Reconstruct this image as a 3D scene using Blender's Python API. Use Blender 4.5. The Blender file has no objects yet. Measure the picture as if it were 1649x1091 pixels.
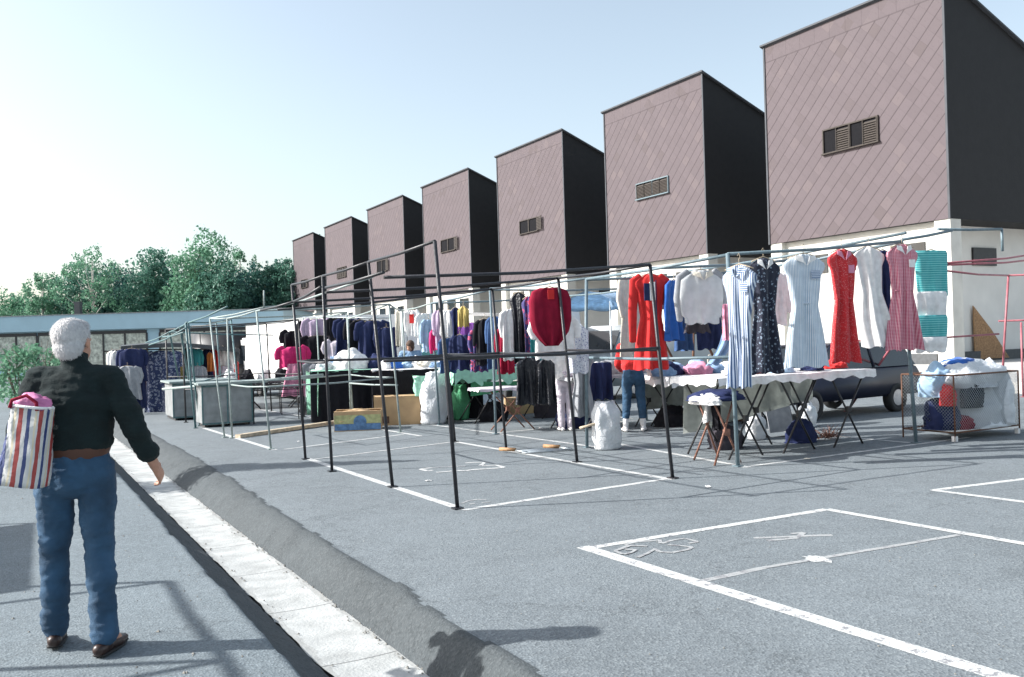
import bpy, bmesh, math, random
from mathutils import Vector, Matrix, noise
R=math.radians; PI=math.pi
sc=bpy.context.scene
C=sc.collection
rnd=random.Random(7)
# ------------------------------------------------------------ camera model (also used to read off real positions)
FPX=1420.0; TH=R(29.1); ROLL=R(1.7); SL=.0142; H=1.55
sT,cT=math.sin(TH),math.cos(TH); sR,cR=math.sin(ROLL),math.cos(ROLL)
def ray(px,py):
    u=px-824.5; v=545.5-py; a=u*cR+v*sR; b=-u*sR+v*cR
    return (FPX*sT+a*cT, FPX*cT-a*sT, b)
def G(px,py):
    x,y,z=ray(px,py); t=H/(-z-SL*y); return Vector((x*t,y*t,H+z*t))
def P(px,py,X=None,Y=None):
    x,y,z=ray(px,py); t=X/x if X is not None else Y/y
    return Vector((x*t,y*t,H+z*t))
def gz(y): return -SL*y
def V(*a): return Vector(a)
# ------------------------------------------------------------ materials
def mat(name,col,rough=.7,metal=0,var=.12,nscale=8,bump=0,bscale=60,spec=.5,sheen=0,coords='Object'):
    m=bpy.data.materials.new(name); m.use_nodes=True; nt=m.node_tree; b=nt.nodes['Principled BSDF']
    b.inputs['Roughness'].default_value=rough; b.inputs['Metallic'].default_value=metal
    b.inputs['Specular IOR Level'].default_value=spec
    if sheen: b.inputs['Sheen Weight'].default_value=sheen
    tc=nt.nodes.new('ShaderNodeTexCoord')
    n=nt.nodes.new('ShaderNodeTexNoise'); n.inputs['Scale'].default_value=nscale; n.inputs['Detail'].default_value=6
    nt.links.new(tc.outputs[coords],n.inputs['Vector'])
    r=nt.nodes.new('ShaderNodeValToRGB'); r.color_ramp.elements[0].position=.3; r.color_ramp.elements[1].position=.7
    r.color_ramp.elements[0].color=tuple(max(0,c*(1-var)) for c in col)+(1,)
    r.color_ramp.elements[1].color=tuple(min(1,c*(1+var)) for c in col)+(1,)
    nt.links.new(n.outputs['Fac'],r.inputs['Fac']); nt.links.new(r.outputs['Color'],b.inputs['Base Color'])
    if bump:
        n2=nt.nodes.new('ShaderNodeTexNoise'); n2.inputs['Scale'].default_value=bscale; n2.inputs['Detail'].default_value=4
        nt.links.new(tc.outputs[coords],n2.inputs['Vector'])
        bp=nt.nodes.new('ShaderNodeBump'); bp.inputs['Strength'].default_value=bump; bp.inputs['Distance'].default_value=.02
        nt.links.new(n2.outputs['Fac'],bp.inputs['Height']); nt.links.new(bp.outputs['Normal'],b.inputs['Normal'])
    m['ramp']=r.name
    return m
def N(nt,t,**k):
    n=nt.nodes.new(t)
    for a,v in k.items(): setattr(n,a,v)
    return n
def mth(nt,op,a,b=None,c=None):
    n=nt.nodes.new('ShaderNodeMath'); n.operation=op
    for i,v in enumerate((a,b,c)):
        if v is None: continue
        if isinstance(v,(int,float)): n.inputs[i].default_value=v
        else: nt.links.new(v,n.inputs[i])
    return n.outputs[0]
def mixc(nt,f,a,b):
    n=nt.nodes.new('ShaderNodeMix'); n.data_type='RGBA'
    for s,v in ((0,f),(6,a),(7,b)):
        if isinstance(v,(int,float)): n.inputs[s].default_value=v
        elif isinstance(v,tuple): n.inputs[s].default_value=v+(1,)
        else: nt.links.new(v,n.inputs[s])
    return n.outputs[2]
def patt(name,c1,c2,kind,scale,c3=None,width=.5):
    """cloth with a woven or printed pattern in the garment's own coordinates"""
    m=mat(name,c1,.85,bump=.25,bscale=220,sheen=.2); nt=m.node_tree; b=nt.nodes['Principled BSDF']
    base=b.inputs['Base Color'].links[0].from_socket
    tc=N(nt,'ShaderNodeTexCoord'); s=N(nt,'ShaderNodeSeparateXYZ'); nt.links.new(tc.outputs['Object'],s.inputs[0])
    if kind=='v': f=mth(nt,'LESS_THAN',mth(nt,'FRACT',mth(nt,'MULTIPLY',s.outputs[0],scale)),width)
    elif kind=='h': f=mth(nt,'LESS_THAN',mth(nt,'FRACT',mth(nt,'MULTIPLY',s.outputs[2],scale)),width)
    elif kind=='g':
        f1=mth(nt,'LESS_THAN',mth(nt,'FRACT',mth(nt,'MULTIPLY',s.outputs[0],scale)),width)
        f2=mth(nt,'LESS_THAN',mth(nt,'FRACT',mth(nt,'MULTIPLY',s.outputs[2],scale)),width)
        f=mth(nt,'MULTIPLY',mth(nt,'ADD',f1,f2),.5)
    else:
        vo=N(nt,'ShaderNodeTexVoronoi'); vo.inputs['Scale'].default_value=scale; nt.links.new(tc.outputs['Object'],vo.inputs['Vector'])
        f=mth(nt,'LESS_THAN',vo.outputs['Distance'],width)
        if kind=='f':
            n2=N(nt,'ShaderNodeTexNoise'); n2.inputs['Scale'].default_value=scale*2
            nt.links.new(tc.outputs['Object'],n2.inputs['Vector'])
            f=mth(nt,'MULTIPLY',f,mth(nt,'GREATER_THAN',n2.outputs['Fac'],.48))
    o=mixc(nt,f,base,c2); nt.links.new(o,b.inputs['Base Color'])
    return m
M={}
def cm(name,col,rough=.85,**k):
    if name not in M: M[name]=mat(name,col,rough,**k)
    return M[name]
cm('black_paint',(.018,.019,.024),.45,var=.35,nscale=25,bump=.2)
cm('blue_paint',(.125,.175,.20),.5,var=.2,nscale=20)
cm('pale_paint',(.26,.31,.30),.5,var=.2,nscale=20)
cm('green_paint',(.075,.15,.16),.5,var=.3,nscale=15)
cm('red_paint',(.30,.09,.11),.5,var=.25)
cm('rust_paint',(.20,.09,.06),.7,var=.4,nscale=30)
cm('dark_iron',(.025,.024,.026),.5,var=.3)
cm('galvanised',(.42,.46,.48),.35,metal=.7,var=.15,nscale=30)
cm('galv_sheet',(.25,.265,.27),.5,metal=.25,var=.22,nscale=5)
cm('wood',(.34,.19,.09),.7,var=.35,nscale=14,bump=.3)
cm('dark_wood',(.12,.055,.03),.7,var=.35,nscale=14)
cm('pale_wood',(.45,.37,.27),.8,var=.3,nscale=10,bump=.3)
cm('cardboard',(.46,.31,.17),.85,var=.12,nscale=4,bump=.15,bscale=20)
cm('white_wall',(.72,.70,.66),.85,var=.07,nscale=.8,bump=.2,bscale=30)
cm('grey_wall',(.40,.42,.42),.85,var=.1,nscale=.8)
cm('shade_panel',(.06,.065,.07),.6,var=.2)
cm('tower_white',(.55,.54,.50),.85,var=.12,nscale=1.5,bump=.2,bscale=20)
cm('white_paint',(.80,.78,.76),.5,var=.05,nscale=1)
cm('rubber',(.02,.02,.02),.8)
cm('chrome',(.5,.5,.52),.2,metal=.9)
cm('dark_void',(.012,.012,.014),.95,spec=.1)
cm('dark_glass',(.02,.025,.03),.1,var=.4,nscale=2)
cm('teal_glass',(.10,.28,.27),.1,var=.3,nscale=3)
for n,c in dict(white=(.78,.77,.76),cream=(.70,.64,.54),navy=(.02,.028,.08),denim=(.05,.10,.22),pale_denim=(.20,.31,.47),red=(.58,.03,.03),
    crimson=(.23,.008,.03),pink=(.62,.03,.16),rose=(.62,.25,.36),lilac=(.46,.36,.48),pale_lilac=(.60,.54,.60),purple=(.18,.06,.30),teal=(.05,.28,.29),
    mint=(.35,.66,.50),green=(.05,.30,.13),black=(.012,.012,.016),charcoal=(.05,.045,.055),grey=(.30,.31,.33),blue=(.03,.12,.42),sky=(.35,.5,.66),
    yellow=(.55,.42,.14),brown=(.12,.07,.05),canvas=(.38,.40,.38),orange=(.6,.2,.05)).items():
    cm('cloth_'+n,c,.9,var=.15,nscale=9,bump=.35,bscale=120,spec=.2,sheen=0 if sum(c)<.4 else .15)
cm('skin',(.48,.25,.17),.55,var=.1,nscale=20,bump=.15,bscale=90)
cm('hair_white',(.62,.61,.61),.8,var=.08,nscale=30,bump=.35,bscale=90)
cm('hair_dark',(.02,.015,.013),.7,var=.4,nscale=60,bump=.9,bscale=90)
cm('hair_brown',(.07,.035,.02),.7,var=.4,nscale=60,bump=.9,bscale=90)
cm('jumper_green',(.004,.013,.014),.95,var=.25,nscale=14,bump=.4,bscale=170)
cm('leather',(.10,.035,.022),.5,var=.3,nscale=30,bump=.2)
cm('shoe_dark',(.035,.018,.014),.4,var=.3,nscale=30)
cm('belt',(.09,.035,.02),.5,var=.2)
M['plastic_white']=mat('plastic_white',(.60,.62,.64),.3,var=.05,nscale=6,bump=.5,bscale=25)
M['plastic_black']=mat('plastic_black',(.012,.014,.02),.25,var=.3,nscale=6,bump=.6,bscale=18)
M['plastic_grey']=mat('plastic_grey',(.40,.45,.50),.35,var=.15,nscale=6,bump=.5,bscale=18)
M['plastic_green']=mat('plastic_green',(.10,.40,.20),.35,var=.15,nscale=6,bump=.5,bscale=18)
for k_ in ('plastic_white','plastic_black','plastic_grey','plastic_green'):
    nt=M[k_].node_tree; b=nt.nodes['Principled BSDF']; tc=N(nt,'ShaderNodeTexCoord'); n=N(nt,'ShaderNodeTexNoise'); n.inputs['Scale'].default_value=6; nt.links.new(tc.outputs['Object'],n.inputs['Vector'])
    ad=N(nt,'ShaderNodeVectorMath'); nt.links.new(tc.outputs['Object'],ad.inputs[0]); nt.links.new(n.outputs['Color'],ad.inputs[1])
    v=N(nt,'ShaderNodeTexVoronoi',feature='DISTANCE_TO_EDGE'); v.inputs['Scale'].default_value=4.5; nt.links.new(ad.outputs[0],v.inputs['Vector'])
    bp=N(nt,'ShaderNodeBump'); bp.inputs['Strength'].default_value=.4; bp.inputs['Distance'].default_value=.03; b.inputs['Roughness'].default_value=.42; b.inputs['Specular IOR Level'].default_value=.35; b.inputs['Subsurface Weight'].default_value=.15 if k_=='plastic_white' else 0; b.inputs['Subsurface Radius'].default_value=(.05,.05,.05)
    nt.links.new(mth(nt,'POWER',v.outputs['Distance'],.5),bp.inputs['Height']); nt.links.new(bp.outputs['Normal'],b.inputs['Normal'])
M['stripe_blue']=patt('stripe_blue',(.62,.68,.76),(.05,.10,.22),'v',42)
M['stripe_pale']=patt('stripe_pale',(.70,.74,.78),(.30,.42,.55),'v',48,width=.4)
M['stripe_h']=patt('stripe_h',(.60,.66,.74),(.06,.12,.25),'h',40)
M['dots_red']=patt('dots_red',(.56,.022,.028),(.72,.30,.30),'d',60,width=.25)
M['gingham']=patt('gingham',(.72,.42,.46),(.45,.05,.12),'g',50)
M['floral_navy']=patt('floral_navy',(.012,.016,.035),(.22,.28,.36),'f',22,width=.35)
M['floral_blue']=patt('floral_blue',(.03,.045,.12),(.30,.33,.42),'f',12,width=.5)
M['floral_white']=patt('floral_white',(.62,.63,.68),(.12,.14,.30),'f',40,width=.4)
M['teal_stripe']=patt('teal_stripe',(.04,.34,.36),(.20,.58,.56),'h',30,width=.35)
M['colour_mix']=patt('colour_mix',(.05,.04,.16),(.45,.07,.16),'f',9,width=.45)
# denim with wear
m=M['jeans']=mat('jeans',(.026,.072,.135),.85,var=.45,nscale=5,bump=.4,bscale=260)
# asphalt -----------------------------------------------------
def asphalt(name,base,spk):
    m=bpy.data.materials.new(name); m.use_nodes=True; nt=m.node_tree; b=nt.nodes['Principled BSDF']; b.inputs['Roughness'].default_value=.85
    b.inputs['Specular IOR Level'].default_value=.3
    tc=N(nt,'ShaderNodeTexCoord')
    n1=N(nt,'ShaderNodeTexNoise'); n1.inputs['Scale'].default_value=.45; n1.inputs['Detail'].default_value=7; n1.inputs['Roughness'].default_value=.65
    n2=N(nt,'ShaderNodeTexVoronoi'); n2.inputs['Scale'].default_value=75
    n3=N(nt,'ShaderNodeTexNoise'); n3.inputs['Scale'].default_value=38; n3.inputs['Detail'].default_value=5
    n4=N(nt,'ShaderNodeTexNoise'); n4.inputs['Scale'].default_value=3.2; n4.inputs['Detail'].default_value=8; n4.inputs['Roughness'].default_value=.7
    for n in (n1,n2,n3,n4): nt.links.new(tc.outputs['Object'],n.inputs['Vector'])
    r=N(nt,'ShaderNodeValToRGB'); e=r.color_ramp.elements
    e[0].position=.25; e[0].color=tuple(c*.72 for c in base)+(1,); e[1].position=.75; e[1].color=tuple(c*1.25 for c in base)+(1,)
    nt.links.new(mth(nt,'ADD',mth(nt,'MULTIPLY',n1.outputs['Fac'],.5),mth(nt,'MULTIPLY',n4.outputs['Fac'],.5)),r.inputs['Fac'])
    sp=N(nt,'ShaderNodeSeparateColor'); nt.links.new(n2.outputs['Color'],sp.inputs[0])
    c=mixc(nt,mth(nt,'MULTIPLY',mth(nt,'GREATER_THAN',sp.outputs[0],.75),.32),r.outputs['Color'],spk)
    c=mixc(nt,mth(nt,'MULTIPLY',mth(nt,'LESS_THAN',sp.outputs[1],.2),.3),c,tuple(x*.35 for x in base))
    c=mixc(nt,mth(nt,'MULTIPLY',mth(nt,'GREATER_THAN',n3.outputs['Fac'],.68),.35),c,spk)
    n5=N(nt,'ShaderNodeTexNoise'); n5.inputs['Scale'].default_value=.22; n5.inputs['Detail'].default_value=10; n5.inputs['Roughness'].default_value=.8; n5.inputs['Distortion'].default_value=1.5; nt.links.new(tc.outputs['Object'],n5.inputs['Vector'])
    c=mixc(nt,mth(nt,'MULTIPLY',mth(nt,'GREATER_THAN',n5.outputs['Fac'],.585),.30),c,tuple(x*.5 for x in base))
    dw=N(nt,'ShaderNodeMapping'); ad=N(nt,'ShaderNodeVectorMath'); nt.links.new(tc.outputs['Object'],ad.inputs[0]); nt.links.new(n4.outputs['Color'],ad.inputs[1])
    v5=N(nt,'ShaderNodeTexVoronoi',feature='DISTANCE_TO_EDGE'); v5.inputs['Scale'].default_value=.30; nt.links.new(ad.outputs[0],v5.inputs['Vector'])
    c=mixc(nt,mth(nt,'MULTIPLY',mth(nt,'LESS_THAN',v5.outputs['Distance'],.0028),.6),c,tuple(x*.4 for x in base))
    nt.links.new(c,b.inputs['Base Color'])
    bp=N(nt,'ShaderNodeBump'); bp.inputs['Strength'].default_value=.4; bp.inputs['Distance'].default_value=.008
    nt.links.new(mth(nt,'ADD',n3.outputs['Fac'],n2.outputs['Distance']),bp.inputs['Height']); nt.links.new(bp.outputs['Normal'],b.inputs['Normal'])
    return m
M['asphalt']=asphalt('asphalt',(.150,.171,.184),(.28,.31,.32))
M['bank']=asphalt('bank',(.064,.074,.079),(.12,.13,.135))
M['path']=asphalt('path',(.150,.178,.194),(.28,.32,.34))
M['concrete']=mat('concrete',(.40,.41,.40),.9,var=.22,nscale=5,bump=.35,bscale=45); nt=M['concrete'].node_tree; b=nt.nodes['Principled BSDF']
tc=N(nt,'ShaderNodeTexCoord'); s=N(nt,'ShaderNodeSeparateXYZ'); nt.links.new(tc.outputs['Object'],s.inputs[0])
n=N(nt,'ShaderNodeTexNoise'); n.inputs['Scale'].default_value=1.1; n.inputs['Detail'].default_value=9; n.inputs['Roughness'].default_value=.75; nt.links.new(tc.outputs['Object'],n.inputs['Vector'])
c=mixc(nt,mth(nt,'MULTIPLY',mth(nt,'GREATER_THAN',n.outputs['Fac'],.56),.3),b.inputs['Base Color'].links[0].from_socket,(.25,.25,.24))
ed=mth(nt,'ABSOLUTE',mth(nt,'ADD',mth(nt,'SUBTRACT',s.outputs[0],1.70),mth(nt,'MULTIPLY',mth(nt,'SUBTRACT',n.outputs['Fac'],.5),.25)))
c=mixc(nt,mth(nt,'MULTIPLY',mth(nt,'GREATER_THAN',ed,.20),.35),c,(.20,.20,.19))
c=mixc(nt,mth(nt,'MULTIPLY',mth(nt,'LESS_THAN',mth(nt,'FRACT',mth(nt,'DIVIDE',mth(nt,'ADD',s.outputs[1],20),1.25)),.012),.75),c,(.10,.10,.10))
nt.links.new(c,b.inputs['Base Color'])
M['terrace']=mat('terrace',(.45,.44,.42),.9,var=.12,nscale=1.5,bump=.3,bscale=20)
# worn white road paint
m=M['line']=mat('line',(.50,.51,.50),.7,var=.12,nscale=12,bump=.4,bscale=60); nt=m.node_tree; b=nt.nodes['Principled BSDF']
tc=N(nt,'ShaderNodeTexCoord'); n=N(nt,'ShaderNodeTexNoise'); n.inputs['Scale'].default_value=14; n.inputs['Detail'].default_value=8; n.inputs['Roughness'].default_value=.75
nt.links.new(tc.outputs['Object'],n.inputs['Vector'])
wear=mth(nt,'GREATER_THAN',n.outputs['Fac'],.565)
nt.links.new(mixc(nt,wear,b.inputs['Base Color'].links[0].from_socket,(.24,.24,.25)),b.inputs['Base Color'])
m=M['line_faint']=mat('line_faint',(.33,.34,.34),.7,var=.12,nscale=12); nt=m.node_tree; b=nt.nodes['Principled BSDF']
tc=N(nt,'ShaderNodeTexCoord'); n=N(nt,'ShaderNodeTexNoise'); n.inputs['Scale'].default_value=17; n.inputs['Detail'].default_value=8; n.inputs['Roughness'].default_value=.75
nt.links.new(tc.outputs['Object'],n.inputs['Vector'])
nt.links.new(mixc(nt,mth(nt,'GREATER_THAN',n.outputs['Fac'],.54),b.inputs['Base Color'].links[0].from_socket,(.21,.21,.22)),b.inputs['Base Color'])
# diamond slate cladding on the tower fronts --------------------
m=bpy.data.materials.new('slate_tiles'); m.use_nodes=True; nt=m.node_tree; b=nt.nodes['Principled BSDF']; b.inputs['Roughness'].default_value=.75; M['slate']=m
b.inputs['Specular IOR Level'].default_value=.3
tc=N(nt,'ShaderNodeTexCoord'); s=N(nt,'ShaderNodeSeparateXYZ'); nt.links.new(tc.outputs['Object'],s.inputs[0])
yy=mth(nt,'ADD',s.outputs[1],200); zz=s.outputs[2]
T=.52
p=mth(nt,'DIVIDE',mth(nt,'ADD',yy,zz),T*1.4142); q=mth(nt,'DIVIDE',mth(nt,'SUBTRACT',yy,zz),T*1.4142)
top=mth(nt,'GREATER_THAN',zz,15.15)
fp=mth(nt,'FRACT',p); fq=mth(nt,'FRACT',q)
lp=mth(nt,'LESS_THAN',fp,.085); lq=mth(nt,'MULTIPLY',mth(nt,'LESS_THAN',fq,.03),.16)
ln=mth(nt,'MULTIPLY',mth(nt,'MAXIMUM',lp,lq),mth(nt,'SUBTRACT',1,top))
hz=mth(nt,'LESS_THAN',mth(nt,'ABSOLUTE',mth(nt,'SUBTRACT',zz,15.15)),.03)
vt=mth(nt,'MULTIPLY',mth(nt,'MULTIPLY',mth(nt,'LESS_THAN',mth(nt,'FRACT',mth(nt,'DIVIDE',yy,.9)),.03),top),.35)
ln=mth(nt,'MAXIMUM',ln,mth(nt,'MAXIMUM',mth(nt,'MULTIPLY',hz,.6),vt))
cb=N(nt,'ShaderNodeCombineXYZ'); nt.links.new(mth(nt,'FLOOR',p),cb.inputs[0]); nt.links.new(mth(nt,'FLOOR',q),cb.inputs[1])
oi=N(nt,'ShaderNodeObjectInfo'); nt.links.new(oi.outputs['Random'],cb.inputs[2])
wn=N(nt,'ShaderNodeTexWhiteNoise'); nt.links.new(cb.outputs[0],wn.inputs['Vector'])
r=N(nt,'ShaderNodeValToRGB'); e=r.color_ramp.elements; e[0].color=(.086,.067,.070,1); e[1].color=(.116,.092,.096,1)
e2=e.new(.06); e2.color=(.093,.074,.081,1); e3=e.new(.9); e3.color=(.103,.082,.09,1)
nt.links.new(wn.outputs['Value'],r.inputs['Fac'])
n1=N(nt,'ShaderNodeTexNoise'); n1.inputs['Scale'].default_value=.35; n1.inputs['Detail'].default_value=9; n1.inputs['Roughness'].default_value=.7; nt.links.new(tc.outputs['Object'],n1.inputs['Vector'])
c=mixc(nt,mth(nt,'MULTIPLY',n1.outputs['Fac'],.35),r.outputs['Color'],(.13,.11,.115))
n2=N(nt,'ShaderNodeTexNoise'); n2.inputs['Scale'].default_value=9; n2.inputs['Detail'].default_value=6; nt.links.new(tc.outputs['Object'],n2.inputs['Vector'])
c=mixc(nt,mth(nt,'MULTIPLY',mth(nt,'GREATER_THAN',n2.outputs['Fac'],.62),.25),c,(.085,.066,.07))
c=mixc(nt,mth(nt,'MULTIPLY',ln,.95),c,(.05,.038,.042))
nt.links.new(c,b.inputs['Base Color'])
bp=N(nt,'ShaderNodeBump'); bp.inputs['Strength'].default_value=.5; bp.inputs['Distance'].default_value=.03
nt.links.new(mth(nt,'SUBTRACT',mth(nt,'ADD',mth(nt,'MULTIPLY',fp,.6),mth(nt,'MULTIPLY',fq,.4)),ln),bp.inputs['Height']); nt.links.new(bp.outputs['Normal'],b.inputs['Normal'])
cm('shaded_side',(.009,.008,.009),.75,var=.18,nscale=3,bump=.2,bscale=8)  # shade of the unlit tower sides, deepened in the base colour
cm('roof_felt',(.05,.055,.065),.7,var=.2,nscale=2)
cm('shutter',(.045,.036,.03),.8,var=.35,nscale=12)
cm('metal_panel',(.34,.50,.58),.5,var=.06,nscale=.6)
cm('curtain',(.42,.44,.38),.6,var=.5,nscale=3)
def leafmat(name,c,v=.5):
    m=mat(name,c,.6,var=v,nscale=.9,spec=.3); nt=m.node_tree; b=nt.nodes['Principled BSDF']
    b.inputs['Transmission Weight'].default_value=0
    tr=N(nt,'ShaderNodeBsdfTranslucent'); tr.inputs['Color'].default_value=tuple(min(1,x*1.6) for x in c)+(1,)
    ad=N(nt,'ShaderNodeMixShader'); ad.inputs[0].default_value=.3
    nt.links.new(b.outputs[0],ad.inputs[1]); nt.links.new(tr.outputs[0],ad.inputs[2]); nt.links.new(ad.outputs[0],nt.nodes['Material Output'].inputs['Surface'])
    return m
M['leaf_a']=leafmat('leaf_a',(.075,.175,.13)); M['leaf_b']=leafmat('leaf_b',(.11,.235,.15)); M['leaf_c']=leafmat('leaf_c',(.05,.13,.115))
cm('bark',(.12,.10,.08),.9,var=.3,nscale=4)
cm('birch',(.42,.40,.36),.9,var=.35,nscale=4)
# ------------------------------------------------------------ mesh helpers
def link(name,bm,m,parent=None,smooth=False,loc=None):
    me=bpy.data.meshes.new(name); bm.to_mesh(me); bm.free()
    if isinstance(m,(list,tuple)):
        for k in m: me.materials.append(M[k] if isinstance(k,str) else k)
    else: me.materials.append(M[m] if isinstance(m,str) else m)
    if smooth:
        for p in me.polygons: p.use_smooth=True
    o=bpy.data.objects.new(name,me); C.objects.link(o)
    if parent is not None: o.parent=parent
    if loc is not None: o.location=loc
    return o
def tag(o,label,cat,group=None):
    o['label']=label; o['category']=cat
    if group: o['group']=group
    return o
def empty(name,loc,label,cat,group=None,rz=0):
    o=bpy.data.objects.new(name,None); C.objects.link(o); o.location=loc; o.rotation_euler=(0,0,rz); o.empty_display_size=.2
    return tag(o,label,cat,group)
def struct(o): o['kind']='structure'; return o
def recalc(bm): bmesh.ops.recalc_face_normals(bm,faces=bm.faces[:])
def box(bm,a,b,mi=0):
    x0,y0,z0=a; x1,y1,z1=b
    v=[bm.verts.new(p) for p in ((x0,y0,z0),(x1,y0,z0),(x1,y1,z0),(x0,y1,z0),(x0,y0,z1),(x1,y0,z1),(x1,y1,z1),(x0,y1,z1))]
    fs=[]
    for f in ((3,2,1,0),(4,5,6,7),(0,1,5,4),(1,2,6,5),(2,3,7,6),(3,0,4,7)):
        g=bm.faces.new([v[i] for i in f]); g.material_index=mi; fs.append(g)
    return fs
def bxo(name,a,b,m,parent=None,bevel=0):
    bm=bmesh.new(); box(bm,a,b)
    if bevel: bmesh.ops.bevel(bm,geom=bm.edges[:],offset=bevel,segments=2,affect='EDGES')
    return link(name,bm,m,parent)
def frame_of(d):
    d=d.normalized(); up=V(0,0,1) if abs(d.z)<.9 else V(1,0,0)
    s=d.cross(up).normalized(); return s,s.cross(d).normalized()
def tube(bm,pts,r,n=8,mi=0,cap=True):
    pts=[Vector(p) for p in pts]
    rs=r if isinstance(r,(list,tuple)) else [r]*len(pts)
    rings=[]; s=None
    for i,p in enumerate(pts):
        d=(pts[min(i+1,len(pts)-1)]-pts[max(i-1,0)])
        if d.length<1e-6: d=V(0,0,1)
        if s is None: s,t=frame_of(d)
        else:
            d=d.normalized(); s=(s-d*s.dot(d)).normalized(); t=s.cross(d)
        t=s.cross(d.normalized())
        rings.append([bm.verts.new(p+(s*math.cos(2*PI*k/n)+t*math.sin(2*PI*k/n))*rs[i]) for k in range(n)])
    for a,b in zip(rings,rings[1:]):
        for k in range(n):
            f=bm.faces.new((a[k],a[(k+1)%n],b[(k+1)%n],b[k])); f.material_index=mi; f.smooth=True
    if cap:
        f=bm.faces.new(rings[0][::-1]); f.material_index=mi; f=bm.faces.new(rings[-1]); f.material_index=mi
def tubeo(name,pts,r,m,parent=None,n=8):
    bm=bmesh.new(); tube(bm,pts,r,n); recalc(bm); return link(name,bm,m,parent)
def loft(bm,rings,n=18):
    """rings: (centre, side vector, front vector) closed at both ends with rounded caps"""
    R_=[]
    for c,s,f in rings:
        R_.append([bm.verts.new(c+s*math.cos(2*PI*k/n)+f*math.sin(2*PI*k/n)) for k in range(n)])
    for a,b in zip(R_,R_[1:]):
        for k in range(n): bm.faces.new((a[k],a[(k+1)%n],b[(k+1)%n],b[k]))
    bm.faces.new(R_[0][::-1]); bm.faces.new(R_[-1])
def limb(bm,pts,radii,side=None,n=16):
    """tapered limb with round ends; radii are numbers or (a,b) pairs (a across `side`)"""
    pts=[Vector(p) for p in pts]; rr=[(r if isinstance(r,tuple) else (r,r)) for r in radii]
    side=Vector(side) if side is not None else None
    rings=[]
    def fr(d):
        d=d.normalized()
        if side is not None: s=(side-d*side.dot(d)).normalized()
        else: s,_=frame_of(d)
        return s,s.cross(d).normalized(),d
    s,t,d=fr(pts[1]-pts[0]); a,b=rr[0]; e=min(a,b)
    for q in (.96,.8,.5): rings.append((pts[0]-d*e*q,s*a*math.sqrt(1-q*q),t*b*math.sqrt(1-q*q)))
    for i,p in enumerate(pts):
        s,t,d=fr(pts[min(i+1,len(pts)-1)]-pts[max(i-1,0)]); rings.append((p,s*rr[i][0],t*rr[i][1]))
    s,t,d=fr(pts[-1]-pts[-2]); a,b=rr[-1]; e=min(a,b)
    for q in (.5,.8,.96): rings.append((pts[-1]+d*e*q,s*a*math.sqrt(1-q*q),t*b*math.sqrt(1-q*q)))
    loft(bm,rings,n)
def ell(bm,c,r,rot=None,seg=20):
    mtx=Matrix.Translation(Vector(c))@(rot.to_4x4() if rot else Matrix())@Matrix.Diagonal((r[0],r[1],r[2],1))
    bmesh.ops.create_uvsphere(bm,u_segments=seg,v_segments=seg*2//3,radius=1,matrix=mtx)
def remeshed(bm,voxel,smooth=2):
    recalc(bm); me=bpy.data.meshes.new('t'); bm.to_mesh(me); bm.free()
    o=bpy.data.objects.new('t',me); C.objects.link(o)
    md=o.modifiers.new('r','REMESH'); md.mode='VOXEL'; md.voxel_size=voxel
    if smooth:
        s=o.modifiers.new('s','SMOOTH'); s.iterations=smooth; s.factor=.5
    dg=bpy.context.evaluated_depsgraph_get(); dg.update()
    me2=bpy.data.meshes.new_from_object(o.evaluated_get(dg))
    bm=bmesh.new(); bm.from_mesh(me2); bpy.data.objects.remove(o); bpy.data.meshes.remove(me); bpy.data.meshes.remove(me2)
    bm.normal_update(); return bm
def crumple(bm,amp,sc_,seed=0,stretch=(1,1,1)):
    o=V(seed*7.3,seed*3.1,seed*1.7)
    for v in bm.verts:
        p=Vector((v.co.x*stretch[0],v.co.y*stretch[1],v.co.z*stretch[2]))*sc_+o
        k=noise.noise(p)*.65+.35*(1-2*abs(noise.noise(p*2.1)))
        v.co+=v.normal*k*amp
    bm.normal_update()
# ------------------------------------------------------------ GROUND
def edge(y,amp,s,seed): return amp*.12*noise.noise(V(y*7,seed,8))+amp*noise.noise(V(y*s,seed,0))+amp*.5*noise.noise(V(y*s*4,seed,3))
XS=[-80,-40,-20,-10,-6,-4,-3,-2,-1.2,-.6,-.2,.1,.4,.7,.9,1.02]+[1.08+.03*i for i in range(48)]+[2.6,2.75,3,3.5,4,5,6,8,10,13,16,20,26,34,45,60,90,140,220,400]
YS=[-60,-30,-15,-8,-4,-2,-1]+[0+.09*i for i in range(0,170)]+[15.4+.2*i for i in range(45)]+[24.6+.8*i for i in range(30)]+[50,56,64,74,86,100,120,150,200,300,500]
DEP=.24
def hgt(x,y):
    g=gz(y) if y<150 else gz(150)
    wide=min(max((y-5)/10,0),1)*.30
    # path edge -> left bank -> channel -> right bank -> lot
    e0=1.17+edge(y,.035,1.1,1); e1=1.47
    t0=1.93; t1=2.13+wide+edge(y,.06,.8,5)
    if y>26: f=max(0,1-(y-26)/6)
    else: f=1
    n=0.0
    if x<=e0-.02: return g+n, 0
    if x<e1: 
        u=(x-e0+.02)/(e1-e0+.02); return g-DEP*f*min(1,(u**.75))+.012*noise.noise(V(x*9,y*9,1))*f, 1
    if x<=t0: return g-DEP*f-.03, 1
    if x<t1:
        u=(x-t0)/(t1-t0); k=1-(1-u)**1.9
        return g-DEP*f*(1-k)+.03*f*(1-u)*noise.noise(V(x*6,y*5,2))+.012*f*noise.noise(V(x*22,y*22,4)), 1
    return g+n-(.012*math.exp(-(x-t1)*4)), 2
bm=bmesh.new(); grid=[]; kinds=[]
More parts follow.
